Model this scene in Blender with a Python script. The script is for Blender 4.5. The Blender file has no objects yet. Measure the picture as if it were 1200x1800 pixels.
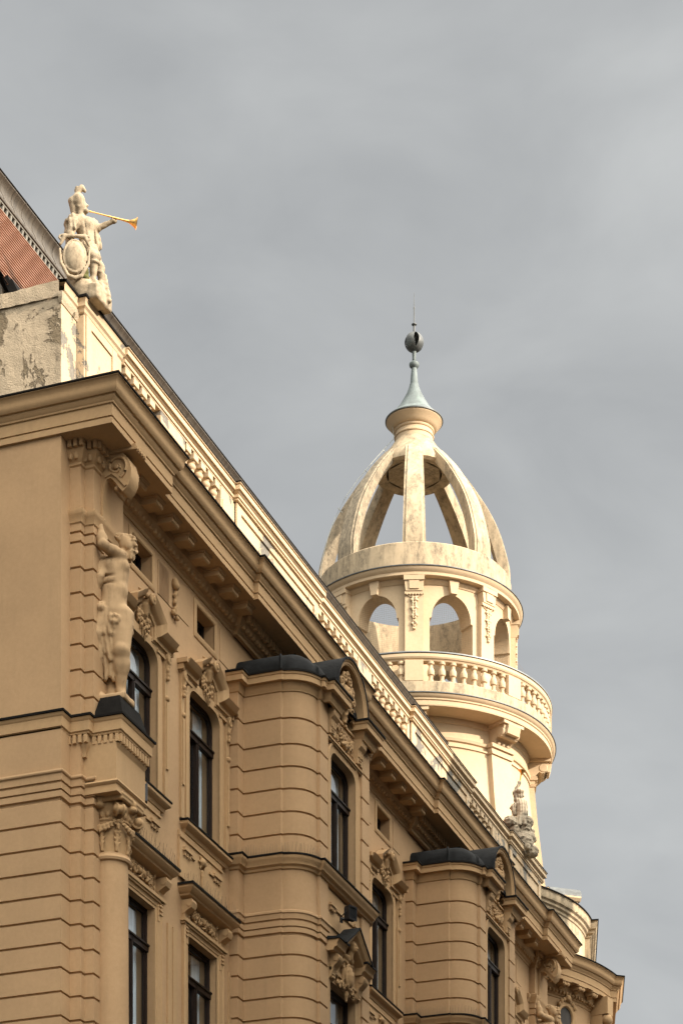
import bpy, bmesh, math, random
import numpy as np
from math import sin, cos, pi, radians, sqrt, atan2
random.seed(7)
S = bpy.context.scene
COL = S.collection

# ---------------------------------------------------------------- camera
cam_d = bpy.data.cameras.new('camera')
cam = bpy.data.objects.new('camera', cam_d); COL.objects.link(cam)
cam.location = (18.778, -37.288, 1.6)
cam.rotation_euler = (radians(90), 0, radians(20.4))
cam_d.sensor_fit = 'VERTICAL'; cam_d.sensor_height = 36.0
cam_d.lens = 36.0 * 4440 / 1800
cam_d.shift_y = (3185 - 900) / 1800
cam_d.clip_end = 3000
S.camera = cam

# ---------------------------------------------------------------- sky and sun
SUN_EL, SUN_AZ = radians(24), (0.991, -0.132)
SUN_DIR = (SUN_AZ[0] * cos(SUN_EL), SUN_AZ[1] * cos(SUN_EL), sin(SUN_EL))
W = bpy.data.worlds.new('World'); S.world = W; W.use_nodes = True
nt = W.node_tree; nt.nodes.clear()
def wn(t, **k):
    n = nt.nodes.new(t)
    for a, b in k.items(): setattr(n, a, b)
    return n
out = wn('ShaderNodeOutputWorld'); bg = wn('ShaderNodeBackground'); bg.inputs['Strength'].default_value = 0.1
sky = wn('ShaderNodeTexSky', sky_type='NISHITA', sun_disc=False, sun_elevation=SUN_EL, sun_rotation=atan2(SUN_AZ[0], SUN_AZ[1]))
tc = wn('ShaderNodeTexCoord')
mp = wn('ShaderNodeMapping'); mp.inputs['Scale'].default_value = (1.0, 1.0, 2.2); mp.inputs['Location'].default_value = (3.1, 0.4, 1.7)
nt.links.new(tc.outputs['Generated'], mp.inputs['Vector'])
no = wn('ShaderNodeTexNoise'); no.inputs['Scale'].default_value = 3.2; no.inputs['Detail'].default_value = 5; no.inputs['Roughness'].default_value = 0.42
no.inputs['Distortion'].default_value = 0.5
nt.links.new(mp.outputs['Vector'], no.inputs['Vector'])
cr = wn('ShaderNodeValToRGB'); e = cr.color_ramp.elements
e[0].position = 0.30; e[0].color = (2.55, 2.61, 2.64, 1); e[1].position = 0.68; e[1].color = (3.9, 3.97, 3.92, 1)
n2 = wn('ShaderNodeTexNoise'); n2.inputs['Scale'].default_value = 11.0; n2.inputs['Detail'].default_value = 5; n2.inputs['Roughness'].default_value = 0.5; n2.inputs['Distortion'].default_value = 0.4
nt.links.new(mp.outputs['Vector'], n2.inputs['Vector'])
nm = wn('ShaderNodeMix', data_type='FLOAT'); nm.inputs['Factor'].default_value = 0.5
nt.links.new(no.outputs['Fac'], nm.inputs['A']); nt.links.new(n2.outputs['Fac'], nm.inputs['B'])
nt.links.new(nm.outputs['Result'], cr.inputs['Fac'])
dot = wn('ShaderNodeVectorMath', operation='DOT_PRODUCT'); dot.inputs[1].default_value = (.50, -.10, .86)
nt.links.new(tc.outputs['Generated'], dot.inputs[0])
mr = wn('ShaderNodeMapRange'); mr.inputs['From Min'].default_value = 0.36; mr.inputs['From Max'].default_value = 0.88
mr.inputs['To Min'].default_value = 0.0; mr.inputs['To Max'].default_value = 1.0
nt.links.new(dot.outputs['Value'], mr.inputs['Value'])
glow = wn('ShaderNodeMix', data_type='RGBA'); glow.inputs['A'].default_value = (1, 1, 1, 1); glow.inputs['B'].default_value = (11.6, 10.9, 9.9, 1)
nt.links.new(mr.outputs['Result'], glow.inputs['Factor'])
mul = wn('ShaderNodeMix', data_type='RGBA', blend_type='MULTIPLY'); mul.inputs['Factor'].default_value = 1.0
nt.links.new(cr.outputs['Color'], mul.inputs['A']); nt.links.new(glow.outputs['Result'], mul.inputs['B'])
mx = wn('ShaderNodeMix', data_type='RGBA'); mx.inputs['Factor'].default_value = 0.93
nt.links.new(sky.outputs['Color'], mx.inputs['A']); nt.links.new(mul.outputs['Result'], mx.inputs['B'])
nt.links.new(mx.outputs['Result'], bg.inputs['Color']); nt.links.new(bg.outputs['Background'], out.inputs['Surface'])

sun_d = bpy.data.lights.new('sun', 'SUN'); sun_d.energy = 5.0; sun_d.angle = radians(0.5); sun_d.color = (1.0, 0.865, 0.72)
sun = bpy.data.objects.new('sun', sun_d); COL.objects.link(sun)
from mathutils import Vector
sun.rotation_euler = Vector(SUN_DIR).to_track_quat('Z', 'Y').to_euler()
sun.location = (40, -10, 60)
S.view_settings.view_transform = 'Standard'; S.view_settings.look = 'None'
S.view_settings.exposure = 0.6; S.view_settings.gamma = 1.0
S.cycles.max_bounces = 8; S.cycles.diffuse_bounces = 4; S.cycles.glossy_bounces = 3; S.cycles.transparent_max_bounces = 12
S.cycles.caustics_reflective = False; S.cycles.caustics_refractive = False

# ---------------------------------------------------------------- materials
def mat(name, build):
    m = bpy.data.materials.new(name); m.use_nodes = True
    t = m.node_tree; t.nodes.clear()
    o = t.nodes.new('ShaderNodeOutputMaterial')
    def N(ty, ins=None, **k):
        n = t.nodes.new(ty)
        for a, b in k.items(): setattr(n, a, b)
        for a, b in (ins or {}).items():
            if hasattr(b, 'is_linked'): t.links.new(b, n.inputs[a])
            else: n.inputs[a].default_value = b
        return n
    t.links.new(build(N, t), o.inputs['Surface'])
    return m
def c4(c): return (c[0], c[1], c[2], 1)
def noise(N, vec, scale, detail=4, rough=.55, dist=0.0):
    return N('ShaderNodeTexNoise', {'Vector': vec, 'Scale': scale, 'Detail': detail, 'Roughness': rough, 'Distortion': dist}).outputs['Fac']
def ramp(N, fac, a, b):
    return N('ShaderNodeMapRange', {'Value': fac, 'From Min': a, 'From Max': b}, clamp=True).outputs['Result']
def mix(N, f, a, b, mode='MIX'):
    n = N('ShaderNodeMix', data_type='RGBA', blend_type=mode)
    t = n.id_data
    for s, v in (('Factor', f), ('A', a), ('B', b)):
        if hasattr(v, 'is_linked'): t.links.new(v, n.inputs[s])
        elif s == 'Factor': n.inputs[s].default_value = v
        else: n.inputs[s].default_value = c4(v)
    return n.outputs['Result']
def mth(N, op, a, b):
    n = N('ShaderNodeMath', operation=op); t = n.id_data
    for i, v in enumerate((a, b)):
        if hasattr(v, 'is_linked'): t.links.new(v, n.inputs[i])
        else: n.inputs[i].default_value = v
    return n.outputs['Value']
def pos(N): return N('ShaderNodeNewGeometry').outputs['Position']
def smap(N, vec, sc): return N('ShaderNodeMapping', {'Vector': vec, 'Scale': sc}).outputs['Vector']

def stucco(name, base, stain=(.20, .14, .08), stain_amt=.35, peel=0.0, peel_col=(.33, .28, .21), grime=0.0, grime_col=(.09, .075, .05), rough=.9, bump=.25, lo=.86, hi=1.06, up=None):
    def b(N, t):
        p = pos(N)
        big = ramp(N, noise(N, p, .55, 5, .6), .3, .7)
        col = mix(N, big, [v * lo for v in base], [min(1, v * hi) for v in base])
        fine = ramp(N, noise(N, p, 14, 5, .7), .3, .7)
        col = mix(N, fine, col, mix(N, 1.0, col, (.90, .89, .87), 'MULTIPLY'))
        streak = ramp(N, noise(N, smap(N, p, (5.5, 5.5, .35)), 1.0, 5, .62), .52, .78)
        patch = ramp(N, noise(N, p, 1.7, 4, .6), .42, .7)
        col = mix(N, mth(N, 'MULTIPLY', mth(N, 'MULTIPLY', streak, patch), stain_amt), col, stain)
        h = mth(N, 'MULTIPLY', noise(N, p, 38, 4, .65), .35)
        wav = noise(N, p, 2.2, 3, .5)
        h = mth(N, 'ADD', h, mth(N, 'MULTIPLY', wav, 1.3))
        if grime:
            g = ramp(N, noise(N, smap(N, p, (2.6, 2.6, .55)), 1.3, 8, .68, .25), .60 - grime * .2, .72 - grime * .16)
            sp = ramp(N, noise(N, smap(N, p, (1, 1, .6)), 9, 8, .8), .36, .66)
            if up:
                nz = N('ShaderNodeSeparateXYZ', {'Vector': N('ShaderNodeNewGeometry').outputs['Normal']}).outputs['Z']
                g = mth(N, 'MAXIMUM', g, mth(N, 'MULTIPLY', ramp(N, nz, .25, .8), up))
            col = mix(N, mth(N, 'MULTIPLY', mth(N, 'MULTIPLY', g, sp), .9), col, grime_col)
        if peel:
            wob = noise(N, p, 1.15, 9, .66, .35)
            m = ramp(N, wob, .665 - peel * .2, .68 - peel * .2)
            pc = mix(N, ramp(N, noise(N, p, 16, 6, .7), .35, .65), peel_col, [v * .62 for v in peel_col])
            col = mix(N, m, col, pc)
            h = mth(N, 'ADD', mth(N, 'MULTIPLY', h, mth(N, 'ADD', mth(N, 'MULTIPLY', m, 1.6), 1.0)), mth(N, 'MULTIPLY', m, -3.2))
        bp = N('ShaderNodeBump', {'Height': h, 'Strength': bump, 'Distance': .02 + .04 * (peel > .65)})
        return N('ShaderNodeBsdfPrincipled', {'Base Color': col, 'Roughness': rough, 'Normal': bp.outputs['Normal'], 'Specular IOR Level': .25}).outputs['BSDF']
    return mat(name, b)

def plainmat(name, base, rough=.6, metal=0.0, var=.15, scale=6, bump=.1, stain=None, stain_th=.55, spec=.5, mapsc=(1, 1, 1)):
    def b(N, t):
        p = smap(N, pos(N), mapsc)
        f = noise(N, p, scale, 6, .65)
        col = mix(N, ramp(N, f, .3, .7), [v * (1 - var) for v in base], [min(1, v * (1 + var)) for v in base])
        if stain:
            col = mix(N, ramp(N, noise(N, p, scale * .35, 7, .7, .4), stain_th, stain_th + .15), col, stain)
        bp = N('ShaderNodeBump', {'Height': noise(N, p, scale * 4, 4, .6), 'Strength': bump, 'Distance': .02})
        return N('ShaderNodeBsdfPrincipled', {'Base Color': col, 'Roughness': rough, 'Metallic': metal, 'Normal': bp.outputs['Normal'], 'Specular IOR Level': spec}).outputs['BSDF']
    return mat(name, b)

M = {}
OCH = (.445, .29, .158)
M['ochre'] = stucco('ochre_stucco', OCH, stain=(.22, .15, .08), stain_amt=.45)
M['ochre_trim'] = stucco('ochre_trim', (.45, .295, .155), stain=(.13, .11, .06), stain_amt=.35, bump=.15)
M['ochre_dusty'] = stucco('ochre_dusty_relief', (.41, .265, .135), stain=(.09, .08, .04), stain_amt=.5, grime=.3, grime_col=(.16, .11, .06), bump=.3)
M['cream'] = stucco('cream_stucco', (.575, .44, .285), stain=(.42, .33, .22), stain_amt=.4, bump=.25)
M['cream_worn'] = stucco('cream_worn_plaster', (.575, .44, .285), stain=(.3, .24, .15), stain_amt=.5, peel=.62, peel_col=(.23, .21, .175), bump=.4)
M['cream_dirty'] = stucco('cream_grimy_plaster', (.53, .42, .28), stain=(.15, .12, .075), stain_amt=.8, grime=1.05, grime_col=(.10, .088, .065), bump=.4)
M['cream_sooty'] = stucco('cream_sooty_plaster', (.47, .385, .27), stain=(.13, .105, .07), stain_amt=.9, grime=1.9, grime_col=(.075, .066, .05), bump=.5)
M['pier'] = stucco('peeling_plaster', (.50, .405, .285), stain=(.25, .19, .12), stain_amt=.6, peel=.68, peel_col=(.30, .235, .15), grime=.2, bump=.8)
M['statue_roof'] = stucco('weathered_cream_stone', (.50, .405, .28), stain=(.12, .09, .055), stain_amt=.9, grime=1.25, grime_col=(.11, .085, .055), bump=.5)
M['statue_far'] = stucco('blackened_stone', (.38, .32, .235), stain=(.07, .055, .035), stain_amt=.7, grime=.95, grime_col=(.05, .045, .035), bump=.6)
M['statue_wall'] = stucco('painted_stone', (.45, .305, .17), stain=(.15, .10, .05), stain_amt=.6, grime=.5, grime_col=(.15, .10, .055), bump=.25)
M['black'] = plainmat('black_sheet_metal', (.012, .011, .010), rough=.85, var=.4, scale=3, bump=.25, spec=.06)
M['hood_metal'] = plainmat('dark_zinc_hood', (.014, .0145, .015), rough=.8, var=.45, scale=3.5, bump=.5, stain=(.032, .033, .034), stain_th=.62, spec=.08)
M['copper'] = plainmat('patinated_copper', (.125, .15, .148), rough=.7, var=.35, scale=5, bump=.15, stain=(.17, .23, .20), stain_th=.55, metal=.15, mapsc=(1, 1, .4))
M['copper_dark'] = plainmat('dark_copper', (.085, .09, .088), rough=.5, var=.35, scale=6, bump=.2, stain=(.17, .21, .19), stain_th=.58, metal=.2)
M['lead'] = plainmat('grey_lead', (.2, .215, .22), rough=.5, var=.2, scale=5, bump=.1, metal=.2)
M['zinc_roof'] = plainmat('brown_zinc_roof', (.085, .07, .052), rough=.5, metal=.2, var=.4, scale=2.2, bump=.15, stain=(.17, .155, .135), stain_th=.62, mapsc=(1, 7, 1))
M['slat'] = plainmat('grey_slat', (.15, .14, .115), rough=.7, var=.2)
M['tile'] = plainmat('terracotta_tile', (.26, .135, .085), rough=.9, var=.14, scale=9, bump=.2, stain=(.19, .098, .062), stain_th=.6)
M['frame'] = plainmat('dark_brown_window_paint', (.016, .009, .006), rough=.55, var=.3, scale=8, bump=.05, spec=.2)
M['gold'] = plainmat('gilded_metal', (.80, .45, .13), rough=.32, metal=1.0, var=.25, scale=14, bump=.05, stain=(.45, .22, .06), stain_th=.6)
M['curtain'] = plainmat('net_curtain', (.62, .66, .68), rough=.95, var=.25, scale=3, bump=.3, mapsc=(1, 8, .3))
M['room'] = plainmat('dim_room', (.045, .04, .035), rough=.9, var=.3, scale=1.2)
M['lamp_black'] = plainmat('black_lamp_housing', (.012, .012, .013), rough=.4, var=.2)
M['spike'] = plainmat('spike_wire', (.24, .17, .10), rough=.5, var=.2)
M['wire'] = plainmat('pale_wire', (.40, .42, .38), rough=.5, var=.1)
M['moss'] = plainmat('moss', (.10, .10, .03), rough=.95, var=.5, scale=20, bump=.6)
M['asphalt'] = plainmat('asphalt', (.05, .05, .05), rough=.9, var=.3, scale=4)
M['paving'] = plainmat('stone_paving', (.05, .047, .043), rough=.9, var=.2, scale=3)
M['far_wall'] = stucco('pale_render', (.11, .09, .065), stain_amt=.3)
def glassb(N, t):
    ge = N('ShaderNodeNewGeometry'); dp = N('ShaderNodeVectorMath', {0: ge.outputs['Normal'], 1: ge.outputs['Incoming']}, operation='DOT_PRODUCT').outputs['Value']
    fr = mth(N, 'ADD', .05, mth(N, 'MULTIPLY', .95, mth(N, 'POWER', mth(N, 'SUBTRACT', 1.0, mth(N, 'ABSOLUTE', dp, 0.0)), 5.0)))
    bp = N('ShaderNodeBump', {'Height': noise(N, pos(N), 1.4, 2, .5), 'Strength': .05, 'Distance': .05})
    gl = N('ShaderNodeBsdfGlossy', {'Color': (.95, .97, 1, 1), 'Roughness': .03, 'Normal': bp.outputs['Normal']}).outputs['BSDF']
    tr = N('ShaderNodeBsdfTransparent', {'Color': (.82, .88, .92, 1)}).outputs['BSDF']
    ms = N('ShaderNodeMixShader'); t.links.new(mth(N, 'MINIMUM', mth(N, 'MULTIPLY', fr, 1.5), .9), ms.inputs[0]); t.links.new(tr, ms.inputs[1]); t.links.new(gl, ms.inputs[2])
    return ms.outputs['Shader']
M['glass'] = mat('window_glass', glassb)

# ---------------------------------------------------------------- mesh tools
class MB:
    def __init__(s): s.v = []; s.f = []
    def add(s, vs, fs):
        o = len(s.v); s.v += [tuple(map(float, p)) for p in vs]; s.f += [tuple(i + o for i in f) for f in fs]; return s
    def box(s, x0, x1, y0, y1, z0, z1):
        return s.add([(x0, y0, z0), (x1, y0, z0), (x1, y1, z0), (x0, y1, z0), (x0, y0, z1), (x1, y0, z1), (x1, y1, z1), (x0, y1, z1)],
                     [(0, 3, 2, 1), (4, 5, 6, 7), (0, 1, 5, 4), (1, 2, 6, 5), (2, 3, 7, 6), (3, 0, 4, 7)])
    def frustum(s, b, t, z0, z1):   # b,t = x0,x1,y0,y1
        r = lambda q, z: [(q[0], q[2], z), (q[1], q[2], z), (q[1], q[3], z), (q[0], q[3], z)]
        return s.add(r(b, z0) + r(t, z1), [(0, 3, 2, 1), (4, 5, 6, 7), (0, 1, 5, 4), (1, 2, 6, 5), (2, 3, 7, 6), (3, 0, 4, 7)])
    def prism(s, poly, w0, w1, fn):
        n = len(poly)
        s.add([fn(u, v, w0) for u, v in poly] + [fn(u, v, w1) for u, v in poly],
              [tuple(range(n))[::-1], tuple(range(n, 2 * n))] + [(i, (i + 1) % n, n + (i + 1) % n, n + i) for i in range(n)])
        return s
    def sweep(s, path, prof, fn=lambda u, v, w: (u, v, w), closed=False, caps=True, flip=False, closeprof=False):
        P = [tuple(p) for p in path]; n = len(P); ms = []
        sg = -1 if flip else 1
        def nrm(a, b):
            dx, dy = b[0] - a[0], b[1] - a[1]; l = math.hypot(dx, dy) or 1; return (sg * dy / l, -sg * dx / l)
        for i in range(n):
            if closed: a, b = nrm(P[i - 1], P[i]), nrm(P[i], P[(i + 1) % n])
            elif i == 0: a = b = nrm(P[0], P[1])
            elif i == n - 1: a = b = nrm(P[-2], P[-1])
            else: a, b = nrm(P[i - 1], P[i]), nrm(P[i], P[i + 1])
            d = max(.2, 1 + a[0] * b[0] + a[1] * b[1]); ms.append(((a[0] + b[0]) / d, (a[1] + b[1]) / d))
        k = len(prof); vs = []
        for (u, v), (mx_, my_) in zip(P, ms):
            for o, w in prof: vs.append(fn(u + mx_ * o, v + my_ * o, w))
        fs = []
        for i in range(n if closed else n - 1):
            j = (i + 1) % n
            for q in range(k if closeprof else k - 1):
                r = (q + 1) % k; fs.append((i * k + q, j * k + q, j * k + r, i * k + r))
        if caps and not closed: fs += [tuple(range(k)), tuple(range((n - 1) * k, n * k))[::-1]]
        return s.add(vs, fs)
    def lathe(s, prof, c=(0, 0), n=64, a0=0, a1=2 * pi, fn=None):
        full = abs(a1 - a0 - 2 * pi) < 1e-6; m = n if full else n + 1; k = len(prof); vs = []
        for i in range(m):
            a = a0 + (a1 - a0) * i / n
            for r, z in prof:
                p = (c[0] + r * cos(a), c[1] + r * sin(a), z); vs.append(fn(*p) if fn else p)
        fs = []
        for i in range(n):
            j = (i + 1) % m
            for q in range(k - 1): fs.append((i * k + q, j * k + q, j * k + q + 1, i * k + q + 1))
        return s.add(vs, fs)
    def tube(s, pts, r, n=6, caps=True):
        pts = [np.array(p, float) for p in pts]; rs = r if isinstance(r, (list, tuple)) else [r] * len(pts); vs = []
        for i, p in enumerate(pts):
            t = pts[min(i + 1, len(pts) - 1)] - pts[max(i - 1, 0)]; t /= (np.linalg.norm(t) or 1)
            u = np.cross(t, (0, 0, 1) if abs(t[2]) < .9 else (1, 0, 0)); u /= np.linalg.norm(u); w = np.cross(t, u)
            for k in range(n):
                a = 2 * pi * k / n; vs.append(p + rs[i] * (cos(a) * u + sin(a) * w))
        fs = [(i * n + k, i * n + (k + 1) % n, (i + 1) * n + (k + 1) % n, (i + 1) * n + k) for i in range(len(pts) - 1) for k in range(n)]
        if caps: fs += [tuple(range(n)), tuple(range((len(pts) - 1) * n, len(pts) * n))]
        return s.add(vs, fs)
    def ball(s, c, r, n=8, m=5):
        rx, ry, rz = r if isinstance(r, (tuple, list)) else (r, r, r); vs = []
        for i in range(m + 1):
            t = pi * i / m
            for k in range(n):
                a = 2 * pi * k / n; vs.append((c[0] + rx * sin(t) * cos(a), c[1] + ry * sin(t) * sin(a), c[2] + rz * cos(t)))
        return s.add(vs, [(i * n + k, (i + 1) * n + k, (i + 1) * n + (k + 1) % n, i * n + (k + 1) % n) for i in range(m) for k in range(n)])
    def radial(s, c, ang, r0, r1, half0, half1, z0, z1):   # block on a ring: inner/outer radius, half widths bottom/top
        ca, sa = cos(ang), sin(ang); q = lambda r, t, z: (c[0] + r * ca - t * sa, c[1] + r * sa + t * ca, z)
        return s.add([q(r0, -half0, z0), q(r1, -half0, z0), q(r1, half0, z0), q(r0, half0, z0), q(r0, -half1, z1), q(r1, -half1, z1), q(r1, half1, z1), q(r0, half1, z1)],
                     [(0, 3, 2, 1), (4, 5, 6, 7), (0, 1, 5, 4), (1, 2, 6, 5), (2, 3, 7, 6), (3, 0, 4, 7)])

def mesh_of(name, mb):
    me = bpy.data.meshes.new(name)
    if isinstance(mb, MB): me.from_pydata(mb.v, [], mb.f)
    else: me.from_pydata(mb[0].tolist(), [], mb[1].tolist())
    me.validate(); return me
def part(name, mb, m, parent=None, ang=32, **props):
    me = mesh_of(name, mb); me.materials.append(M[m])
    bm = bmesh.new(); bm.from_mesh(me); bmesh.ops.recalc_face_normals(bm, faces=bm.faces); bm.to_mesh(me); bm.free()
    me.shade_smooth(); me.set_sharp_from_angle(angle=radians(ang))
    o = bpy.data.objects.new(name, me); COL.objects.link(o)
    if parent: o.parent = parent
    for k, v in props.items(): o[k] = v
    return o
def thing(name, label, cat, loc=(0, 0, 0), group=None):
    o = bpy.data.objects.new(name, None); COL.objects.link(o); o.location = loc; o.empty_display_size = .3
    o['label'] = label; o['category'] = cat
    if group: o['group'] = group
    return o
def tag(o, label, cat, group=None):
    o['label'] = label; o['category'] = cat
    if group: o['group'] = group
    return o
def dup(o, parent, off=(0, 0, 0)):
    c = o.copy(); COL.objects.link(c); c.parent = parent
    c.location = (o.location[0] + off[0], o.location[1] + off[1], o.location[2] + off[2])
    for ch in list(o.children): dup(ch, c)
    return c

# ---- implicit sculpting: signed distance fields meshed with surface nets
def ln(v): return np.sqrt((v * v).sum(-1))
def cone(a, b, r1, r2=None):
    a, b = np.array(a, float), np.array(b, float); r2 = r1 if r2 is None else r2; ab = b - a; L = max((ab * ab).sum(), 1e-9)
    def f(P):
        t = np.clip(((P - a) @ ab) / L, 0, 1); return ln(P - (a + t[..., None] * ab)) - (r1 + (r2 - r1) * t)
    return f
def ell(c, r, rot=None):
    c, r = np.array(c, float), np.array(r, float); R = None if rot is None else np.array(rot, float)
    def f(P):
        q = P - c
        if R is not None: q = q @ R.T
        k0 = ln(q / r); k1 = ln(q / (r * r)); return k0 * (k0 - 1) / np.maximum(k1, 1e-6)
    return f
def rbox(c, h, r=.01, rot=None):
    c, h = np.array(c, float), np.array(h, float) - r; R = None if rot is None else np.array(rot, float)
    def f(P):
        q = P - c
        if R is not None: q = q @ R.T
        q = np.abs(q) - h; return ln(np.maximum(q, 0)) + np.minimum(q.max(-1), 0) - r
    return f
def ring(c, axis, R_, r):
    c, ax = np.array(c, float), np.array(axis, float); ax /= np.linalg.norm(ax)
    def f(P):
        q = P - c; h = q @ ax; d = ln(q - h[..., None] * ax) - R_; return np.sqrt(d * d + h * h) - r
    return f
def smin(a, b, k):
    h = np.clip(.5 + .5 * (b - a) / k, 0, 1); return b + (a - b) * h - k * h * (1 - h)
def union(fs, k=.03):
    def f(P):
        d = fs[0](P)
        for g in fs[1:]: d = smin(d, g(P), k)
        return d
    return f
def cut(f, g, k=.015): return lambda P: -smin(-f(P), g(P), k)
def wob(f, amp, fr, seed=0):
    rs = np.random.RandomState(seed); ks = rs.normal(size=(7, 3)) * fr; ph = rs.rand(7) * 6.28
    def g(P):
        n = 0
        for k, p in zip(ks, ph): n = n + np.sin(P @ k + p)
        return f(P) + amp * n / 3
    return g
def nets(f, lo, hi, h):
    lo = np.array(lo, float); hi = np.array(hi, float); n = np.ceil((hi - lo) / h).astype(int) + 1
    ax = [lo[i] + h * np.arange(n[i]) for i in range(3)]
    G = np.stack(np.meshgrid(*ax, indexing='ij'), -1)
    D = np.empty(tuple(n))
    for i in range(n[0]): D[i] = f(G[i].reshape(-1, 3)).reshape(n[1], n[2])
    D[[0, -1]] = np.maximum(D[[0, -1]], 1e-3); D[:, [0, -1]] = np.maximum(D[:, [0, -1]], 1e-3); D[:, :, [0, -1]] = np.maximum(D[:, :, [0, -1]], 1e-3)
    Sg = D < 0
    cnt = sum(Sg[i:n[0] - 1 + i, j:n[1] - 1 + j, k:n[2] - 1 + k].astype(int) for i in (0, 1) for j in (0, 1) for k in (0, 1))
    act = (cnt > 0) & (cnt < 8); idx = -np.ones(act.shape, int); cells = np.argwhere(act); idx[act] = np.arange(len(cells))
    acc = np.zeros((len(cells), 3)); num = np.zeros(len(cells)); I, J, K = cells.T
    corners = [(i, j, k) for i in (0, 1) for j in (0, 1) for k in (0, 1)]
    for a in corners:
        for axn in range(3):
            if a[axn]: continue
            b = list(a); b[axn] = 1
            da = D[I + a[0], J + a[1], K + a[2]]; db = D[I + b[0], J + b[1], K + b[2]]
            m = (da < 0) != (db < 0); t = np.where(m, da / np.where(m, da - db, 1), 0)
            p = np.tile(np.array(a, float), (len(cells), 1)); p[:, axn] = t
            acc[m] += p[m]; num[m] += 1
    V = lo + h * (cells + acc / num[:, None])
    F = []
    for axn in range(3):
        s0 = [slice(0, n[0] - 1), slice(0, n[1] - 1), slice(0, n[2] - 1)]; u, w = [q for q in range(3) if q != axn]
        s0[u] = slice(1, n[u] - 1); s0[w] = slice(1, n[w] - 1); s1 = list(s0); s1[axn] = slice(1, n[axn])
        m = Sg[tuple(s0)] != Sg[tuple(s1)]; e = np.argwhere(m)
        if not len(e): continue
        e[:, u] += 1; e[:, w] += 1
        def at(du, dw):
            q = e.copy(); q[:, u] -= du; q[:, w] -= dw; return idx[q[:, 0], q[:, 1], q[:, 2]]
        F.append(np.stack([at(1, 1), at(0, 1), at(0, 0), at(1, 0)], 1))
    return V, np.concatenate(F)

# ================================================================ the building
XW = .20                                     # plane of the street wall
def YZ(u, v, w): return (w, u, v)            # facade plane: u=y, v=z, w=x
def XZ(u, v, w): return (u, w, v)
palace = thing('corner_palace', 'ornate ochre corner palace with dark bay roofs, bracketed cornice and balustrade along the street', 'building')
P0 = palace
COURSE = .397
def grooves(z0, z1, zs, d=.036, h=.021):
    pr = [(0, z0)]
    for z in sorted(zs):
        if z0 + .05 < z < z1 - .05: pr += [(0, z - h), (-d, z - h * .5), (-d, z + h * .5), (0, z + h)]
    return pr + [(0, z1)]
LOWG = [18.26 - COURSE * k for k in range(1, 44)]
BAND = [(0, 18.22), (-.03, 18.24), (-.03, 18.28), (.012, 18.29), (.012, 18.385), (-.01, 18.39), (-.01, 18.41), (.02, 18.415), (.02, 18.51), (0, 18.515), (0, 18.54), (.03, 18.55), (.03, 18.66), (.055, 18.68), (.06, 18.70), (.05, 18.73), (.0, 18.745)]
lowprof = grooves(0, 18.2, LOWG)[:-1] + BAND + [(0, 19.5)]
L0 = [(-9, 0), (0, 0), (0, .335), (.195, .335), (.195, .48), (.36, .48), (.36, 1.62), (.1, 1.62)]
part('side_wall', MB().sweep(L0, lowprof, caps=False), 'ochre', P0, ang=25)
part('upper_side_wall', MB().sweep([(-9, 0), (0, 0), (0, .34)], [(0, 19.5), (0, 24.35)], caps=False), 'ochre', P0)
UQ = [22.765, 22.6, 22.18, 21.76, 21.335, 20.91, 20.485, 20.06]
UP = [(-.01, .335), (.195, .335), (.195, .48), (.36, .48), (.36, 1.62), (.1, 1.62)]
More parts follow.
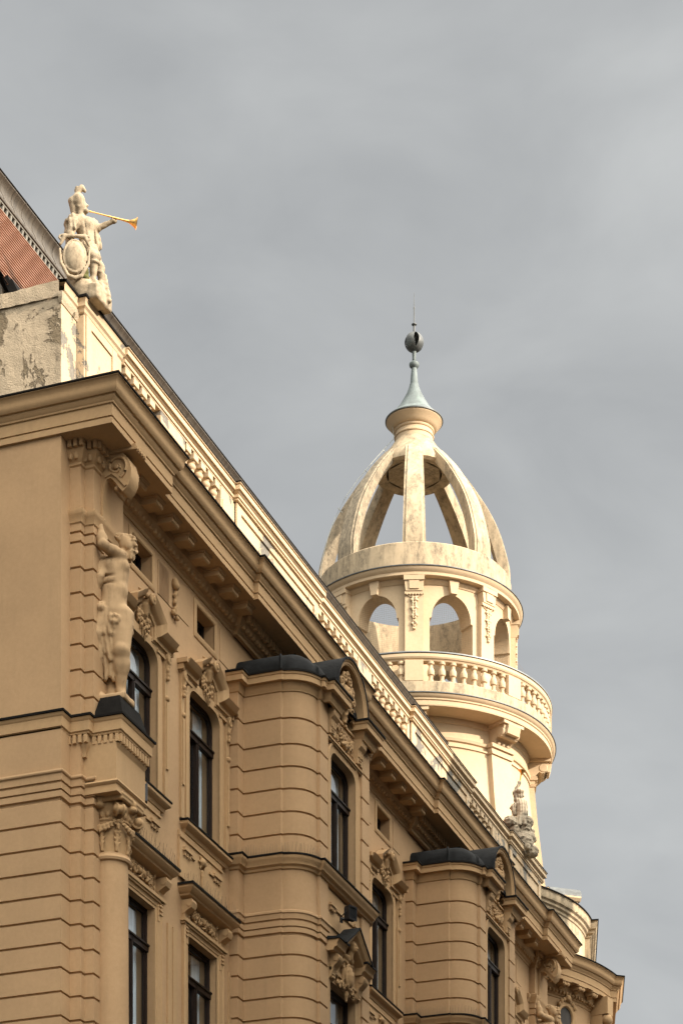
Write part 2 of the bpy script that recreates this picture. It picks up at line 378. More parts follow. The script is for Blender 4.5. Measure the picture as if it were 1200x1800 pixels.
def corner_pilaster(dy):
    sh = lambda pts: [(x, y + dy) for x, y in pts]
    o = part('corner_pilaster', MB().sweep(sh(UP), grooves(19.5, 22.9, UQ) + [(0, 24.35)], caps=False), 'ochre', P0, ang=25)
    cap = MB().sweep(sh(UP), [(0, 22.90), (.02, 22.92), (.03, 22.98), (.055, 23.03), (.07, 23.06), (.07, 23.12), (0, 23.16)], caps=False)
    cap.sweep(sh(UP), [(0, 23.84), (.025, 23.86), (.025, 23.90), (.04, 23.92), (.07, 23.97), (.10, 24.05), (.11, 24.08), (.11, 24.11), (.085, 24.115), (.085, 24.25)], caps=False)
    for i in range(2):
        x = .03 + i * .095
        cap.ball((x + .02, .26 + dy, 23.99), (.042, .04, .065)); cap.ball((.245 + i * .09, .40 + dy, 23.99), (.042, .04, .065))
    for i in range(4): cap.ball((.44, .53 + i * .16 + dy, 23.99), (.04, .05, .065))
    for x in (-.07, .035, .14, .245): cap.box(x, x + .062, .165 + dy, .28 + dy, 24.10, 24.245)
    for x in (.355, .46): cap.box(x - .03, x + .032, .31 + dy, .42 + dy, 24.10, 24.245)
    for i in range(9): cap.box(.42, .545, .37 + i * .125 + dy, .435 + i * .125 + dy, 24.10, 24.245)
    part('pilaster_capital', cap, 'ochre_trim', o)
    # scrolled console bracket under the corner of the cornice
    pl = [(.2, 24.08), (.34, 24.06), (.47, 24.17), (.80, 24.17), (.91, 24.06), (.97, 23.88), (.955, 23.72), (.89, 23.60), (.80, 23.53), (.73, 23.60), (.655, 23.70), (.60, 23.77), (.54, 23.80), (.48, 23.775), (.44, 23.70), (.42, 23.55), (.41, 23.3), (.40, 23.05), (.2, 23.0)]
    con = MB().prism([(.2 + (u - .2) * .93, v) for u, v in pl], .76 + dy, 1.06 + dy, XZ)
    con.prism([(.15, 24.17), (1.0, 24.17), (1.02, 24.22), (1.02, 24.26), (.15, 24.26)], .71 + dy, 1.12 + dy, XZ)
    con.prism([(.44, 23.80), (.56, 23.84), (.66, 23.76), (.80, 23.60), (.84, 23.62), (.70, 23.80), (.58, 23.90), (.44, 23.88)], .735 + dy, .78 + dy, XZ)
    sp = [(.65 + (.20 - .165 * t) * cos(-1.2 + 4.6 * pi * t * .62), .745 + dy, 23.955 + (.20 - .165 * t) * sin(-1.2 + 4.6 * pi * t * .62)) for t in [i / 40 for i in range(41)]]
    con.tube(sp, [.028 - .010 * i / 40 for i in range(41)], 6); con.ball((.65, .74 + dy, 23.955), (.05, .04, .05))
    for i in range(3): con.ball((.62 + i * .05, .82 + i * .09 + dy, 23.60 - i * .02 + .03), .045)
    for k in range(5): con.box(1.0, 1.035, .73 + k * .08 + dy, .77 + k * .08 + dy, 24.175, 24.215)
    part('console_bracket', con, 'ochre_trim', P0)
    # pedestal over the column, its dentilled ledge and the flashing
    ped = MB().box(.1, .79, .45 + dy, 1.57 + dy, 18.44, 19.3)
    ped.sweep([(.1, .45 + dy), (.79, .45 + dy), (.79, 1.57 + dy), (.1, 1.57 + dy)], [(-.01, 18.43), (.02, 18.435), (.02, 18.50), (.006, 18.505), (.006, 18.56), (.025, 18.57), (.045, 18.60), (.03, 18.63), (-.01, 18.645)], caps=False)
    LP = ([(-9, -.055)] if dy == 0 else [(0.16, .15 + dy)]) + [(.06, -.055 if dy == 0 else .15 + dy), (.06, .24 + dy), (.41, .24 + dy), (.41, .39 + dy), (.92, .39 + dy), (.92, 1.68 + dy), (.1, 1.68 + dy)]
    ped.sweep(LP, [(-.3, 19.02), (-.15, 19.05), (-.15, 19.10), (-.12, 19.19), (-.10, 19.23), (-.10, 19.39), (-.055, 19.40), (-.055, 19.425), (-.03, 19.44), (-.03, 19.60), (-.01, 19.62), (0, 19.66), (-.4, 19.68)], caps=False)
    for x in [-.03, .07, .17, .27]: ped.box(x, x + .058, .285 + dy, .36 + dy, 19.255, 19.385)
    for i in range(5): ped.box(.355 + i * .105, .413 + i * .105, .435 + dy, .5 + dy, 19.255, 19.385)
    for i in range(11): ped.box(.79, .868, .47 + i * .105 + dy, .528 + i * .105 + dy, 19.255, 19.385)
    pe = part('statue_pedestal', ped, 'ochre_trim', P0)
    part('flashing', MB().sweep(LP, [(-.4, 19.683), (.022, 19.665), (.022, 19.70), (-.4, 19.735)], caps=False, closeprof=True), 'black', pe)
    part('plinth', MB().frustum((.33, .88, .5 + dy, 1.5 + dy), (.42, .78, .6 + dy, 1.4 + dy), 19.71, 20.08), 'black', pe)
corner_pilaster(0); corner_pilaster(26.35)
# engaged column with its composite capital
CX_, CY_ = .405, 1.03
shaft = MB().lathe([(.315, 8), (.315, 12), (.298, 17.40), (.30, 17.44), (.34, 17.45), (.355, 17.49), (.34, 17.53), (.33, 17.535), (.33, 17.56), (.30, 17.575)], (CX_, CY_), 48)
column = part('column', shaft, 'ochre', P0)
def capital():
    c = np.array([CX_, CY_, 0]); A = lambda a, r, z: c + np.array([r * cos(a), r * sin(a), z])
    f0 = [cone(A(0, 0, 17.55), A(0, 0, 18.12), .285, .315), cone(A(0, 0, 18.1), A(0, 0, 18.42), .30, .30)]
    lf = []
    for k in range(8):                       # acanthus: a rib, lobes either side, a curled tip
        a = k * pi / 4; r0 = .30; zt = 17.98 if k % 2 else 17.92
        lf += [cone(A(a, r0 + .01, 17.60), A(a, r0 + .045, zt - .05), .030, .026), cone(A(a, r0 + .045, zt - .05), A(a, r0 + .10, zt), .028, .022), cone(A(a, r0 + .10, zt), A(a, r0 + .11, zt - .05), .022, .014)]
        for m, (zz, w) in enumerate(((17.66, .15), (17.75, .19), (17.84, .17))):
            for d in (-1, 1): lf.append(cone(A(a, r0 + .015, zz), A(a + d * w, r0 + .045, zz + .075), .026, .012))
    eg = [ring(A(0, 0, 18.11), (0, 0, 1), .318, .022), ring(A(0, 0, 18.27), (0, 0, 1), .305, .035)]
    for k in range(20): eg.append(ell(A(k * 2 * pi / 20, .33, 18.19), (.04, .04, .058)))
    sw_ = []
    for k in range(4):                       # fruit swags and mask on each face
        a = k * pi / 2
        for j in range(9):
            t = j / 8; b = a - .62 + t * 1.24; r = .030 + .018 * sin(pi * t); sw_ += [ell(A(b, .375, 18.06 - .10 * sin(pi * t)), [r] * 3), ell(A(b + .05, .385, 18.045 - .10 * sin(pi * t) - .03), [r * .7] * 3)]
        sw_ += [ell(A(a, .40, 18.32), (.085, .085, .055)), ell(A(a, .43, 18.40), (.05, .05, .06)), cone(A(a, .42, 18.36), A(a + .16, .44, 18.46), .03, .02), cone(A(a, .42, 18.36), A(a - .16, .44, 18.46), .03, .02)]
    vo = []
    for k in range(4):                       # diagonal volutes and their drops
        a = pi / 4 + k * pi / 2; d = np.array([-sin(a), cos(a), 0]); e = np.array([cos(a), sin(a), 0]); cc = A(a, .47, 18.23)
        for off in (-.055, .055):
            p = None
            for i in range(25):
                t = i / 24; rr = .125 - .095 * t; th = 1.9 + t * 9.5; q = cc + d * off + e * rr * cos(th) + np.array([0, 0, rr * sin(th)])
                if p is not None: vo.append(cone(p, q, .024 - .006 * t))
                p = q
        vo += [cone(cc - d * .05, cc + d * .05, .075), cone(A(a, .28, 18.34), A(a, .42, 18.345), .035, .03)]
        for j in range(4): vo.append(ell(A(a, .40 - .012 * j, 18.06 - .055 * j), [.034 - .004 * j] * 3))
    ab = []
    for k in range(4):                       # concave abacus
        a = pi / 4 + k * pi / 2
        for sg in (-1, 1):
            for z, r in ((18.40, .035), (18.46, .045)):
                ab.append(cone(A(a, .545, z), A(a + sg * pi / 4, .40, z), r))
    ab.append(cone(A(0, 0, 18.37), A(0, 0, 18.46), .37))
    return union([union(f0, .03), union(lf, .010), union(eg, .008), union(sw_, .006), union(vo, .006), union(ab, .006)], .006)
cap_mesh = nets(capital(), (CX_ - .64, CY_ - .64, 17.5), (CX_ + .64, CY_ + .64, 18.54), .0145)
part('capital', cap_mesh, 'ochre_dusty', column, ang=60)

# ------------------------------------------------ street wall with its openings
def outline(h, n=7):
    ya, yb, za, zb, r = h
    if not r: return [(ya, za), (ya, zb), (yb, zb), (yb, za)]
    rx, rz = r; a = [(ya, za)]
    for i in range(n + 1):
        t = pi - pi / 2 * i / n; a.append((ya + rx + rx * cos(t), zb - rz + rz * sin(t)))
    for i in range(n + 1):
        t = pi / 2 - pi / 2 * i / n; a.append((yb - rx + rx * cos(t), zb - rz + rz * sin(t)))
    return a + [(yb, za)]
def wall_panel(mb, fn, u0, u1, v0, v1, holes, w, depth):
    us = sorted({u0, u1, *[h[0] for h in holes], *[h[1] for h in holes]}); vs = sorted({v0, v1, *[h[2] for h in holes], *[h[3] for h in holes]})
    us = [u for u in us if u0 <= u <= u1]; vs = [v for v in vs if v0 <= v <= v1]
    for a, b in zip(us, us[1:]):
        for c, d in zip(vs, vs[1:]):
            mu, mv = (a + b) / 2, (c + d) / 2
            if any(h[0] < mu < h[1] and h[2] < mv < h[3] for h in holes): continue
            mb.add([fn(a, c, w), fn(b, c, w), fn(b, d, w), fn(a, d, w)], [(0, 1, 2, 3)])
    for h in holes:
        o = outline(h)
        if h[4]:
            k = (len(o) - 2) // 2
            for cx, seg in ((h[0], o[1:1 + k]), (h[1], o[1 + k:1 + 2 * k])):
                p = [fn(cx, h[3], w)] + [fn(u, v, w) for u, v in seg]
                mb.add(p, [(0, i, i + 1) for i in range(1, len(p) - 1)])
        pts = o + [o[0]]
        mb.add([fn(u, v, w) for u, v in pts] + [fn(u, v, w - depth) for u, v in pts], [(i, i + 1, len(pts) + i + 1, len(pts) + i) for i in range(len(pts) - 1)])
    return mb
DYW = [-2.77, 0, 9.80, 19.46]
ATT, UPW, LOW = (5.05, 5.88, 23.16, 23.645, None), (4.70, 6.10, 19.58, 22.03, (.30, .24)), (4.65, 5.99, 14.6, 17.49, None)
holes = []
for d in DYW:
    for h in (ATT, UPW, LOW): holes.append((h[0] + d, h[1] + d, h[2], h[3], h[4]))
for k in range(2):
    for d in DYW: holes.append((4.65 + d, 5.99 + d, 9.9 - 4.5 * k, 12.6 - 4.5 * k, None))
sw = MB()
wall_panel(sw, YZ, 1.5, 28.6, 0, 24.0, holes, XW, .34)
part('street_wall', sw, 'ochre', P0)

def window_unit(name, h, w, parent, transom=None, mull=True, fw=.085, curtain=1, x_in=.15, sill_y=0, cs=0):
    """frame, panes and the curtain behind, set back from the wall plane w"""
    ya, yb, za, zb, r = h; x = w - x_in
    fr = MB(); o = outline(h)
    fr.sweep(o, [(0, x - .05), (0, x + .02), (fw * .45, x + .02), (fw * .5, x), (fw, x), (fw, x - .05)], fn=YZ, closed=True, closeprof=True)
    if transom:
        fr.box(x - .05, x + .045, ya, yb, transom - .065, transom + .045); fr.box(x - .05, x + .07, ya, yb, transom + .03, transom + .06)
    top = transom or zb
    if mull:
        ym = (ya + yb) / 2; fr.box(x - .05, x + .03, ym - .06, ym + .06, za, top); fr.box(x - .05, x + .045, ym - .02, ym + .02, za, top)
    wo = part(name, fr, 'frame', parent)
    pg = MB(); xg = x - .03
    pg.add([(xg, ya + .02, za), (xg, yb - .02, za), (xg, yb - .02, zb - .01), (xg, ya + .02, zb - .01)] if not r else [(xg, u, v) for u, v in outline((ya + .02, yb - .02, za + .02, zb - .02, r))], [tuple(range(4 if not r else len(o)))])
    part('pane', pg, 'glass', wo)
    bk = MB().box(x - .9, x - .86, ya - .1, yb + .1, za - .1, zb + .1)
    xr = x - .055
    bk.box(x - .88, xr, ya - .04, ya - .005, za - .1, zb + .03); bk.box(x - .88, xr, yb + .005, yb + .04, za - .1, zb + .03); bk.box(x - .88, xr, ya - .04, yb + .04, zb + .005, zb + .03); bk.box(x - .88, xr, ya - .04, yb + .04, za - .12, za - .09)
    part('room', bk, 'room', wo)
    if curtain:
        cu = MB(); rs = random.Random(int(ya * 100)); spans = [(ya + .06, ya + .06 + (yb - ya) * rs.uniform(.16, .3)), (yb - .06 - (yb - ya) * rs.uniform(.25, .42), yb - .06)]
        for a, b in spans:
            n = 28; vs = []
            for i in range(n + 1):
                yy = a + (b - a) * i / n; xx = x - .17 + .022 * sin(i * 1.55 + rs.random()); vs += [(xx, yy, za), (xx, yy, zb - .03)]
            cu.add(vs, [(2 * i, 2 * i + 2, 2 * i + 3, 2 * i + 1) for i in range(n)])
        part('curtain', cu, 'curtain', wo)
    return wo
def swag(c0, c1, sag, n, r, rs, spread, fn):
    fs = []
    for i in range(n):
        t = i / (n - 1); th = (.55 + .9 * sin(pi * t)) * r
        u = c0[0] + (c1[0] - c0[0]) * t; v = c0[1] + (c1[1] - c0[1]) * t - sag * sin(pi * t)
        for _ in range(4):
            fs.append(ell(fn(u + rs.uniform(-1, 1) * spread, v + rs.uniform(-1, 1) * th * 1.1, rs.uniform(.2, 1) * th), [th * rs.uniform(.3, .6) for _ in range(3)]))
    return fs
def leafy(y0, y1, z0, z1, x, n, r, seed, d=.05):
    rs = random.Random(seed); fs = []
    for _ in range(n):
        a = rs.uniform(0, 6.28); c = (x + rs.uniform(0, d), rs.uniform(y0, y1), rs.uniform(z0, z1)); q = r * rs.uniform(.7, 1.5)
        fs.append(cone(c, (c[0] + rs.uniform(-.01, .03), c[1] + cos(a) * q * 1.6, c[2] + sin(a) * q * 1.6), q * .55, q * .25))
    return fs
# -- window surrounds, built once and copied along the street
up_w, att_w, low_w = [], [], []
UW, AW, LWn = UPW, ATT, LOW
def surround_upper():
    x = XW; t = MB(); yc = 5.4
    # flat raised band and fillet round the opening
    o = outline((4.58, 6.22, 19.6, 22.15, (.34, .28)))
    t.sweep(outline(UPW), [(-.16, x - .01), (-.16, x + .035), (-.13, x + .045), (-.03, x + .03), (0, x + .03), (0, x - .01)], fn=YZ, caps=True)
    pil = [(4.30, 4.44), (6.36, 6.50)]
    for a, b in pil: t.box(x - .01, x + .045, a, b, 19.5, 22.16); t.box(x - .01, x + .07, a + .03, b - .03, 20.1, 21.3)
    arch = part('window_surround', t, 'ochre_trim', P0)
    # broken pediment: level ends, risers and raking centre pieces
    m = MB()
    pr = [(-.20, x - .01), (-.20, x + .05), (-.17, x + .06), (-.17, x + .09), (-.11, x + .10), (-.09, x + .14), (-.08, x + .17), (-.07, x + .18), (0, x + .24), (.015, x + .25), (.015, x - .01)]
    pth = lambda s: [(yc + s * a, b) for a, b in [(1.13, 22.31), (.60, 22.31), (.60, 22.47), (.30, 22.66), (.13, 22.75)]]
    m.sweep(pth(-1), pr, fn=YZ, flip=True); m.sweep(pth(1), pr, fn=YZ)
    for s in (-1, 1):                        # mitred returns at the ends
        m.box(x - .01, x + .12, *sorted((yc + s * 1.13, yc + s * 1.17)), 22.14, 22.26); m.box(x - .01, x + .2, *sorted((yc + s * 1.13, yc + s * 1.20)), 22.24, 22.32)
        a, b = sorted((yc + s * .62, yc + s * 1.08)); m.box(x - .01, x + .06, a, b, 22.02, 22.06); m.box(x - .01, x + .045, a, b, 22.06, 22.11)
    ped = part('window_pediment', m, 'ochre_trim', P0)
    orn = [ring((x + .25, yc, 22.63), (1, 0, 0), .075, .028), ring((x + .28, yc, 22.63), (1, 0, 0), .028, .022), cone((x + .02, yc, 22.60), (x + .22, yc, 22.62), .09, .07), cone((x + .18, yc + .10, 22.66), (x + .10, yc + .24, 22.74), .04, .02), cone((x + .18, yc - .10, 22.66), (x + .10, yc - .24, 22.74), .04, .02), cone((x + .1, yc, 22.52), (x + .1, yc, 22.40), .10, .06)]
    for k, (dy, L) in enumerate(((-.20, .24), (-.10, .34), (.0, .42), (.10, .46), (.20, .30))):
        y_, z_ = yc + dy, 22.50 - .03 * abs(k - 2)
        orn.append(cone((x + .07, yc + dy * .6, 22.50), (x + .06, y_, z_ - L * .55), .026, .020))
        for j in range(3):
            zz = z_ - L * (.30 + .28 * j); r_ = .046 - .009 * j
            orn += [ell((x + .075, y_, zz), (r_, r_, r_ * 1.1)), cone((x + .07, y_ + .045, zz + .05), (x + .06, y_ + .02, zz - .02), .020, .008), cone((x + .07, y_ - .045, zz + .05), (x + .06, y_ - .02, zz - .02), .020, .008)]
        orn.append(cone((x + .055, y_, z_ - L * .9), (x + .045, y_, z_ - L * 1.12), .028, .006))
    part('acanthus_ornament', nets(union(orn, .008), (x - .02, yc - .34, 21.94), (x + .36, yc + .34, 22.84), .0145), 'ochre_dusty', ped, ang=60)
    for s in (-1, 1):                        # side drops
        y = yc + s * 1.03; d = [cone((x + .05, y, 22.1), (x + .04, y, 21.72), .07, .03), ring((x + .10, y, 22.02), (1, 0, 0), .05, .022), ell((x + .05, y, 21.35), [.055] * 3), cone((x + .03, y, 21.72), (x + .03, y, 21.36), .022)]
        for j in range(4): d.append(ell((x + .08, y + .012 * (-1) ** j, 21.92 - j * .075), (.03, .04, .04)))
        part('drop_ornament', nets(union(d, .012), (x - .02, y - .12, 21.22), (x + .18, y + .12, 22.16), .016), 'ochre_dusty', ped, ang=60)
    # sill, its black lead and the apron below
    q = MB(); SP = [(x - .05, 4.33), (.36, 4.33), (.36, 6.38), (x - .05, 6.38)]
    q.sweep(SP, [(-.16, 19.25), (-.10, 19.27), (-.08, 19.33), (-.02, 19.37), (0, 19.40), (0, 19.45), (-.2, 19.48)], caps=False)
    q.box(x - .01, x + .05, 4.22, 6.14, 18.42, 19.25); q.box(x - .01, x + .075, 4.22, 6.14, 19.12, 19.16)
    for a in (4.34, 5.70):                   # fretted brackets of the apron
        q.box(x, x + .11, a, a + .34, 18.92, 18.98); q.box(x, x + .085, a + .03, a + .09, 18.84, 18.92); q.box(x, x + .085, a + .14, a + .2, 18.84, 18.92); q.box(x, x + .085, a + .25, a + .31, 18.84, 18.92)
        b0, b1 = (a + .34, a + .52) if a < 5 else (a - .18, a); q.box(x, x + .08, b0, b1, 18.90, 18.94)
    sl = part('window_sill', q, 'ochre_trim', P0)
    part('flashing', MB().sweep([(x - .05, 4.31), (.375, 4.31), (.375, 6.40), (x - .05, 6.40)], [(-.2, 19.482), (0, 19.455), (0, 19.485), (-.2, 19.515)], caps=False, closeprof=True), 'black', sl)
    ro = [ell((x + .09, yc - .22, 18.97), (.06, .10, .08))]
    for k in range(6): ro.append(cone((x + .08, yc - .22, 18.97), (x + .06, yc - .22 + .15 * cos(k * 1.05), 18.97 + .12 * sin(k * 1.05)), .04, .02))
    for j in range(5): ro.append(ell((x + .07, yc - .22, 18.80 - j * .07), (.04, .045, .045)))
    part('rosette', nets(wob(union(ro, .02), .005, 35, 5), (x, yc - .46, 18.40), (x + .2, yc + .02, 19.14), .018), 'ochre_dusty', sl, ang=60)
    return arch, ped, sl
def surround_lower():
    x = XW; yc = 5.32
    q = MB(); SP = [(x - .05, 3.86), (.60, 3.86), (.60, 6.30 + .48), (x - .05, 6.30 + .48)]
    SP = [(x - .05, 4.24), (.49, 4.24), (.49, 6.44), (x - .05, 6.44)]
    q.sweep(SP, [(-.25, 18.04), (-.20, 18.06), (-.10, 18.10), (-.09, 18.13), (-.04, 18.16), (0, 18.22), (0, 18.27), (-.25, 18.33)], caps=False)
    co = part('lower_window_cornice', q, 'ochre_trim', P0)
    part('flashing', MB().sweep([(x - .05, 4.22), (.51, 4.22), (.51, 6.46), (x - .05, 6.46)], [(-.25, 18.345), (0, 18.255), (0, 18.30), (-.25, 18.375)], caps=False, closeprof=True), 'black', co)
    sp = MB(); rs = random.Random(3)
    for r_ in (0, 1):
        for i in range(38):
            y = 4.26 + i * .058; xx = .46 - r_ * .13; sp.tube([(xx, y, 18.3), (xx + rs.uniform(-.05, .07), y + rs.uniform(-.04, .04), 18.50 + rs.uniform(-.03, .03))], .0032, 3, False)
    part('bird_spikes', sp, 'spike', co)
    t = MB()
    t.sweep(outline(LOW), [(-.24, x - .01), (-.24, x + .05), (-.20, x + .07), (-.18, x + .05), (-.06, x + .035), (-.05, x + .02), (0, x + .02), (0, x - .01)], fn=YZ)
    t.box(x - .01, x + .10, 4.34, 6.30, 17.66, 17.72); t.box(x - .01, x + .075, 4.37, 6.27, 17.62, 17.66)
    t.box(x - .01, x + .035, 4.66, 5.98, 17.74, 17.78); t.box(x - .01, x + .035, 4.66, 5.98, 18.01, 18.05); t.box(x - .01, x + .035, 4.66, 4.70, 17.78, 18.01); t.box(x - .01, x + .035, 5.94, 5.98, 17.78, 18.01)
    for a in (4.40, 6.06):                   # consoles under the cornice
        t.box(x, x + .06, a + .012, a + .188, 17.72, 18.045)
        t.prism([(x, 18.05), (x + .20, 18.05), (x + .22, 17.99), (x + .19, 17.90), (x + .12, 17.86), (x + .06, 17.82), (x, 17.8)], a + .0, a + .2, XZ); t.tube([(x + .155, a - .015, 17.975), (x + .155, a + .215, 17.975)], .06, 10)
        for k in range(4): t.box(x, x + .075, a + .04, a + .16, 17.42 + k * .07, 17.45 + k * .07)
    t.box(x, x + .05, 4.40, 4.60, 17.3, 17.60); t.box(x, x + .05, 6.06, 6.26, 17.3, 17.60)
    for a in (3.98, 6.52):
        t.box(x - .01, x + .03, a, a + .17, 14.6, 17.42)
    ar = part('lower_window_surround', t, 'ochre_trim', P0)
    fs = leafy(4.76, 5.88, 17.81, 17.99, x + .02, 90, .036, 11) + [ring((x + .06, yc + dy, 17.9 + .02 * sin(dy * 9)), (1, 0, 0), .05, .02) for dy in (-.40, -.22, .22, .40)] + [ell((x + .07, yc + dy, 17.90), (.05, .05, .06)) for dy in (-.07, .07)]
    part('leaf_frieze', nets(wob(union(fs, .006), .003, 45, 2), (x - .01, 4.70, 17.76), (x + .17, 5.95, 18.05), .0145), 'ochre_dusty', ar, ang=60)
    return co, ar
base_parts = list(surround_upper()) + list(surround_lower())
am = MB(); x = XW
am.sweep(outline((ATT[0] - .0, ATT[1] + .0, ATT[2], ATT[3], None)), [(-.11, x - .01), (-.11, x + .015), (-.085, x + .03), (-.02, x + .03), (0, x + .012), (0, x - .01)], fn=YZ, closed=True, closeprof=True)
base_parts.append(part('attic_window_surround', am, 'ochre_trim', P0))
pan = MB()
base_parts.append(part('frieze_panel', MB().box(x - .01, x + .012, 6.13, 6.60, 23.11, 23.7), 'ochre', P0))
pan.box(x - .01, x + .012, 3.40, 4.70, 23.11, 23.72)
base_parts.append(part('frieze_panel', pan, 'ochre', P0))
fo = [ell((x + .05, 4.02, 23.56), (.07, .09, .10)), ell((x + .08, 4.02, 23.50), [.06] * 3)]
for j in range(7): fo.append(ell((x + .05, 4.02 + .02 * (-1) ** j, 23.40 - j * .06), (.04, .05 - .003 * j, .045)))
fo += [ell((x + .05, 3.95, 23.02), (.04, .06, .05)), ell((x + .05, 4.1, 22.98), (.04, .06, .05))]
base_parts.append(part('pendant_ornament', nets(wob(union(fo, .015), .005, 35, 8), (x - .01, 3.84, 22.86), (x + .17, 4.2, 23.72), .018), 'ochre_dusty', P0, ang=60))
for d in DYW:
    if d:
        for o in base_parts: dup(o, P0, (0, d, 0))
    sh = lambda h: (h[0] + d, h[1] + d, h[2], h[3], h[4])
    window_unit('window', sh(UPW), XW, P0, 21.33, True, cs=1)
    window_unit('attic_window', sh(ATT), XW, P0, None, False, fw=.06, curtain=0, x_in=.22)
    window_unit('window', sh(LOW), XW, P0, 16.80, True)
    for k in range(2): window_unit('window', (4.65 + d, 5.99 + d, 9.9 - 4.5 * k, 12.6 - 4.5 * k, None), XW, P0, 11.9 - 4.5 * k, True, curtain=0)
# ------------------------------------------------ main cornice
CP = [(-9, -.25), (1.15, -.25), (1.15, 2.53), (1.02, 2.53), (1.02, 6.12), (1.11, 6.12), (1.11, 12.18), (1.0, 12.18), (1.0, 16.88), (1.09, 16.88), (1.09, 22.40), (1.02, 22.40), (1.02, 25.75), (1.15, 25.75), (1.15, 28.56), (.2, 28.56)]
cyma = [(-.085 + .085 * (t - sin(2 * pi * t) / (2 * pi) * -.9), 24.655 + .205 * t) for t in [i / 9 for i in range(10)]]
CPROF = [(-1.3, 24.22), (-.22, 24.22), (-.20, 24.225), (-.20, 24.315), (-.215, 24.325), (-.215, 24.34), (-.195, 24.345), (-.195, 24.53), (-.17, 24.54), (-.165, 24.565), (-.135, 24.60), (-.12, 24.63), (-.12, 24.65), (-.10, 24.655)] + cyma + [(.01, 24.866), (.01, 24.88), (-1.3, 24.9)]
cornice = part('cornice', MB().sweep(CP, CPROF, caps=False), 'ochre_trim', P0, ang=22)
part('flashing', MB().sweep(CP, [(-1.3, 24.92), (.03, 24.883), (.03, 24.91), (-1.3, 24.96)], caps=False, closeprof=True), 'black', cornice)
BP = [(.2, 1.55), (.2, 6.77), (.28, 6.77), (.28, 11.5), (.2, 11.5), (.2, 16.95), (.28, 16.95), (.28, 21.65), (.2, 21.65), (.2, 26.9)]
bed = MB().sweep(BP, [(-.05, 23.84), (.02, 23.85), (.03, 23.90), (.06, 23.92), (.07, 23.95), (.13, 23.99), (.17, 24.06), (.19, 24.09), (.19, 24.23)], caps=False)
bd = part('egg_moulding', bed, 'ochre_trim', cornice)
eg = MB()
for i in range(158):
    y = 1.7 + i * .16; xx = .2 if not (6.77 < y < 11.5 or 16.95 < y < 21.65) else .28
    eg.ball((xx + .125, y, 24.0), (.045, .055, .065), 6, 4)
for a, b in ((6.8, 11.5), (16.98, 21.65)):
    for i in range(int((b - a) / .17)): eg.box(.46, .55, a + i * .17, a + i * .17 + .09, 24.06, 24.221)
bed2 = dup(bd, cornice); bed2.data = mesh_of('eggs', eg); bed2.data.materials.append(M['ochre_trim']); bed2.data.shade_smooth(); bed2.data.set_sharp_from_angle(angle=radians(40)); bed2.name = 'egg_ornament'
mdp = MB().prism([(.38, 24.222), (.70, 24.222), (.70, 24.165), (.68, 24.16), (.68, 24.105), (.655, 24.085), (.56, 24.09), (.38, 24.10)], -.14, .14, XZ)
mdp.prism([(.38, 24.222), (.72, 24.222), (.72, 24.20), (.70, 24.18), (.38, 24.18)], -.165, .165, XZ)
mod = part('modillion', mdp, 'ochre_trim', cornice)
ys = [1.74 + .672 * i for i in range(8)] + [11.9 + .68 * i for i in range(8)] + [21.9 + .66 * i for i in range(7)]
mod.location = (0, ys[0], 0)
for y in ys[1:]: dup(mod, cornice, (0, y - ys[0], 0))

# ------------------------------------------------ oriels (bay windows)
YB = 8.81
def bay_half():
    a = [(.15, 6.60), (.38, 6.60), (.38, 6.87), (1.14, 6.87), (1.165, 6.905)]
    for i in range(1, 13):
        t = pi / 2 * i / 12; a.append((1.165 + .49 * sin(t), 7.425 - .52 * cos(t)))
    return a + [(1.655, 7.43), (1.715, 7.43), (1.715, 7.86), (1.55, 7.86)]
HALF = bay_half(); MIR = [(x, 2 * YB - y) for x, y in HALF][::-1]
def full(d=0, front=1.715):
    h = [(x, y) for x, y in HALF[:-1]]; return h[:-1] + [(x, 2 * YB - y) for x, y in h[:-1]][::-1]
BUG = [22.19, 21.70, 21.28, 20.86, 20.43, 20.0]; BLG = [17.735 - COURSE * k for k in range(30)]
bprof = grooves(7, 18.06, BLG)[:-1] + [(0, 18.10), (-.03, 18.115), (-.03, 18.15), (.012, 18.16), (.012, 18.245), (-.01, 18.25), (-.01, 18.27), (.02, 18.275), (.02, 18.37), (0, 18.375), (0, 18.40), (.03, 18.41), (.035, 18.50), (.055, 18.52), (.05, 18.56), (.02, 18.58), (0, 18.9), (0, 19.36)] + grooves(19.4, 22.75, BUG)[1:] + [(0, 23.0)]
bw = MB().sweep(HALF, bprof, caps=False); bw.sweep(MIR, bprof, caps=False)
BH_U = (8.14, 9.52, 19.58, 22.03, (.26, .22)); BH_L = (8.10, 9.50, 14.6, 17.56, None)
wall_panel(bw, YZ, 7.80, 2 * YB - 7.80, 7, 22.8, [BH_U, BH_L], 1.65, .3)
bw.box(.15, 1.0, 7.0, 10.6, 22.85, 22.95); bw.box(.15, 1.5, 7.2, 10.4, 7, 7.1)
oriel = part('oriel', bw, 'ochre', P0, ang=25, label='rounded projecting bay with grooved plaster and dark metal roof')
FP = full()
fl = MB()
fl.sweep(FP, [(-.05, 19.33), (.03, 19.35), (.04, 19.39), (.09, 19.42), (.10, 19.46), (.13, 19.50), (.15, 19.54), (.15, 19.57), (-.1, 19.60)], caps=False)
part('oriel_ledge', fl, 'ochre_trim', oriel)
part('flashing', MB().sweep(FP, [(-.1, 19.603), (.17, 19.575), (.17, 19.605), (-.1, 19.65)], caps=False, closeprof=True), 'black', oriel)
sp = MB(); rs = random.Random(5)
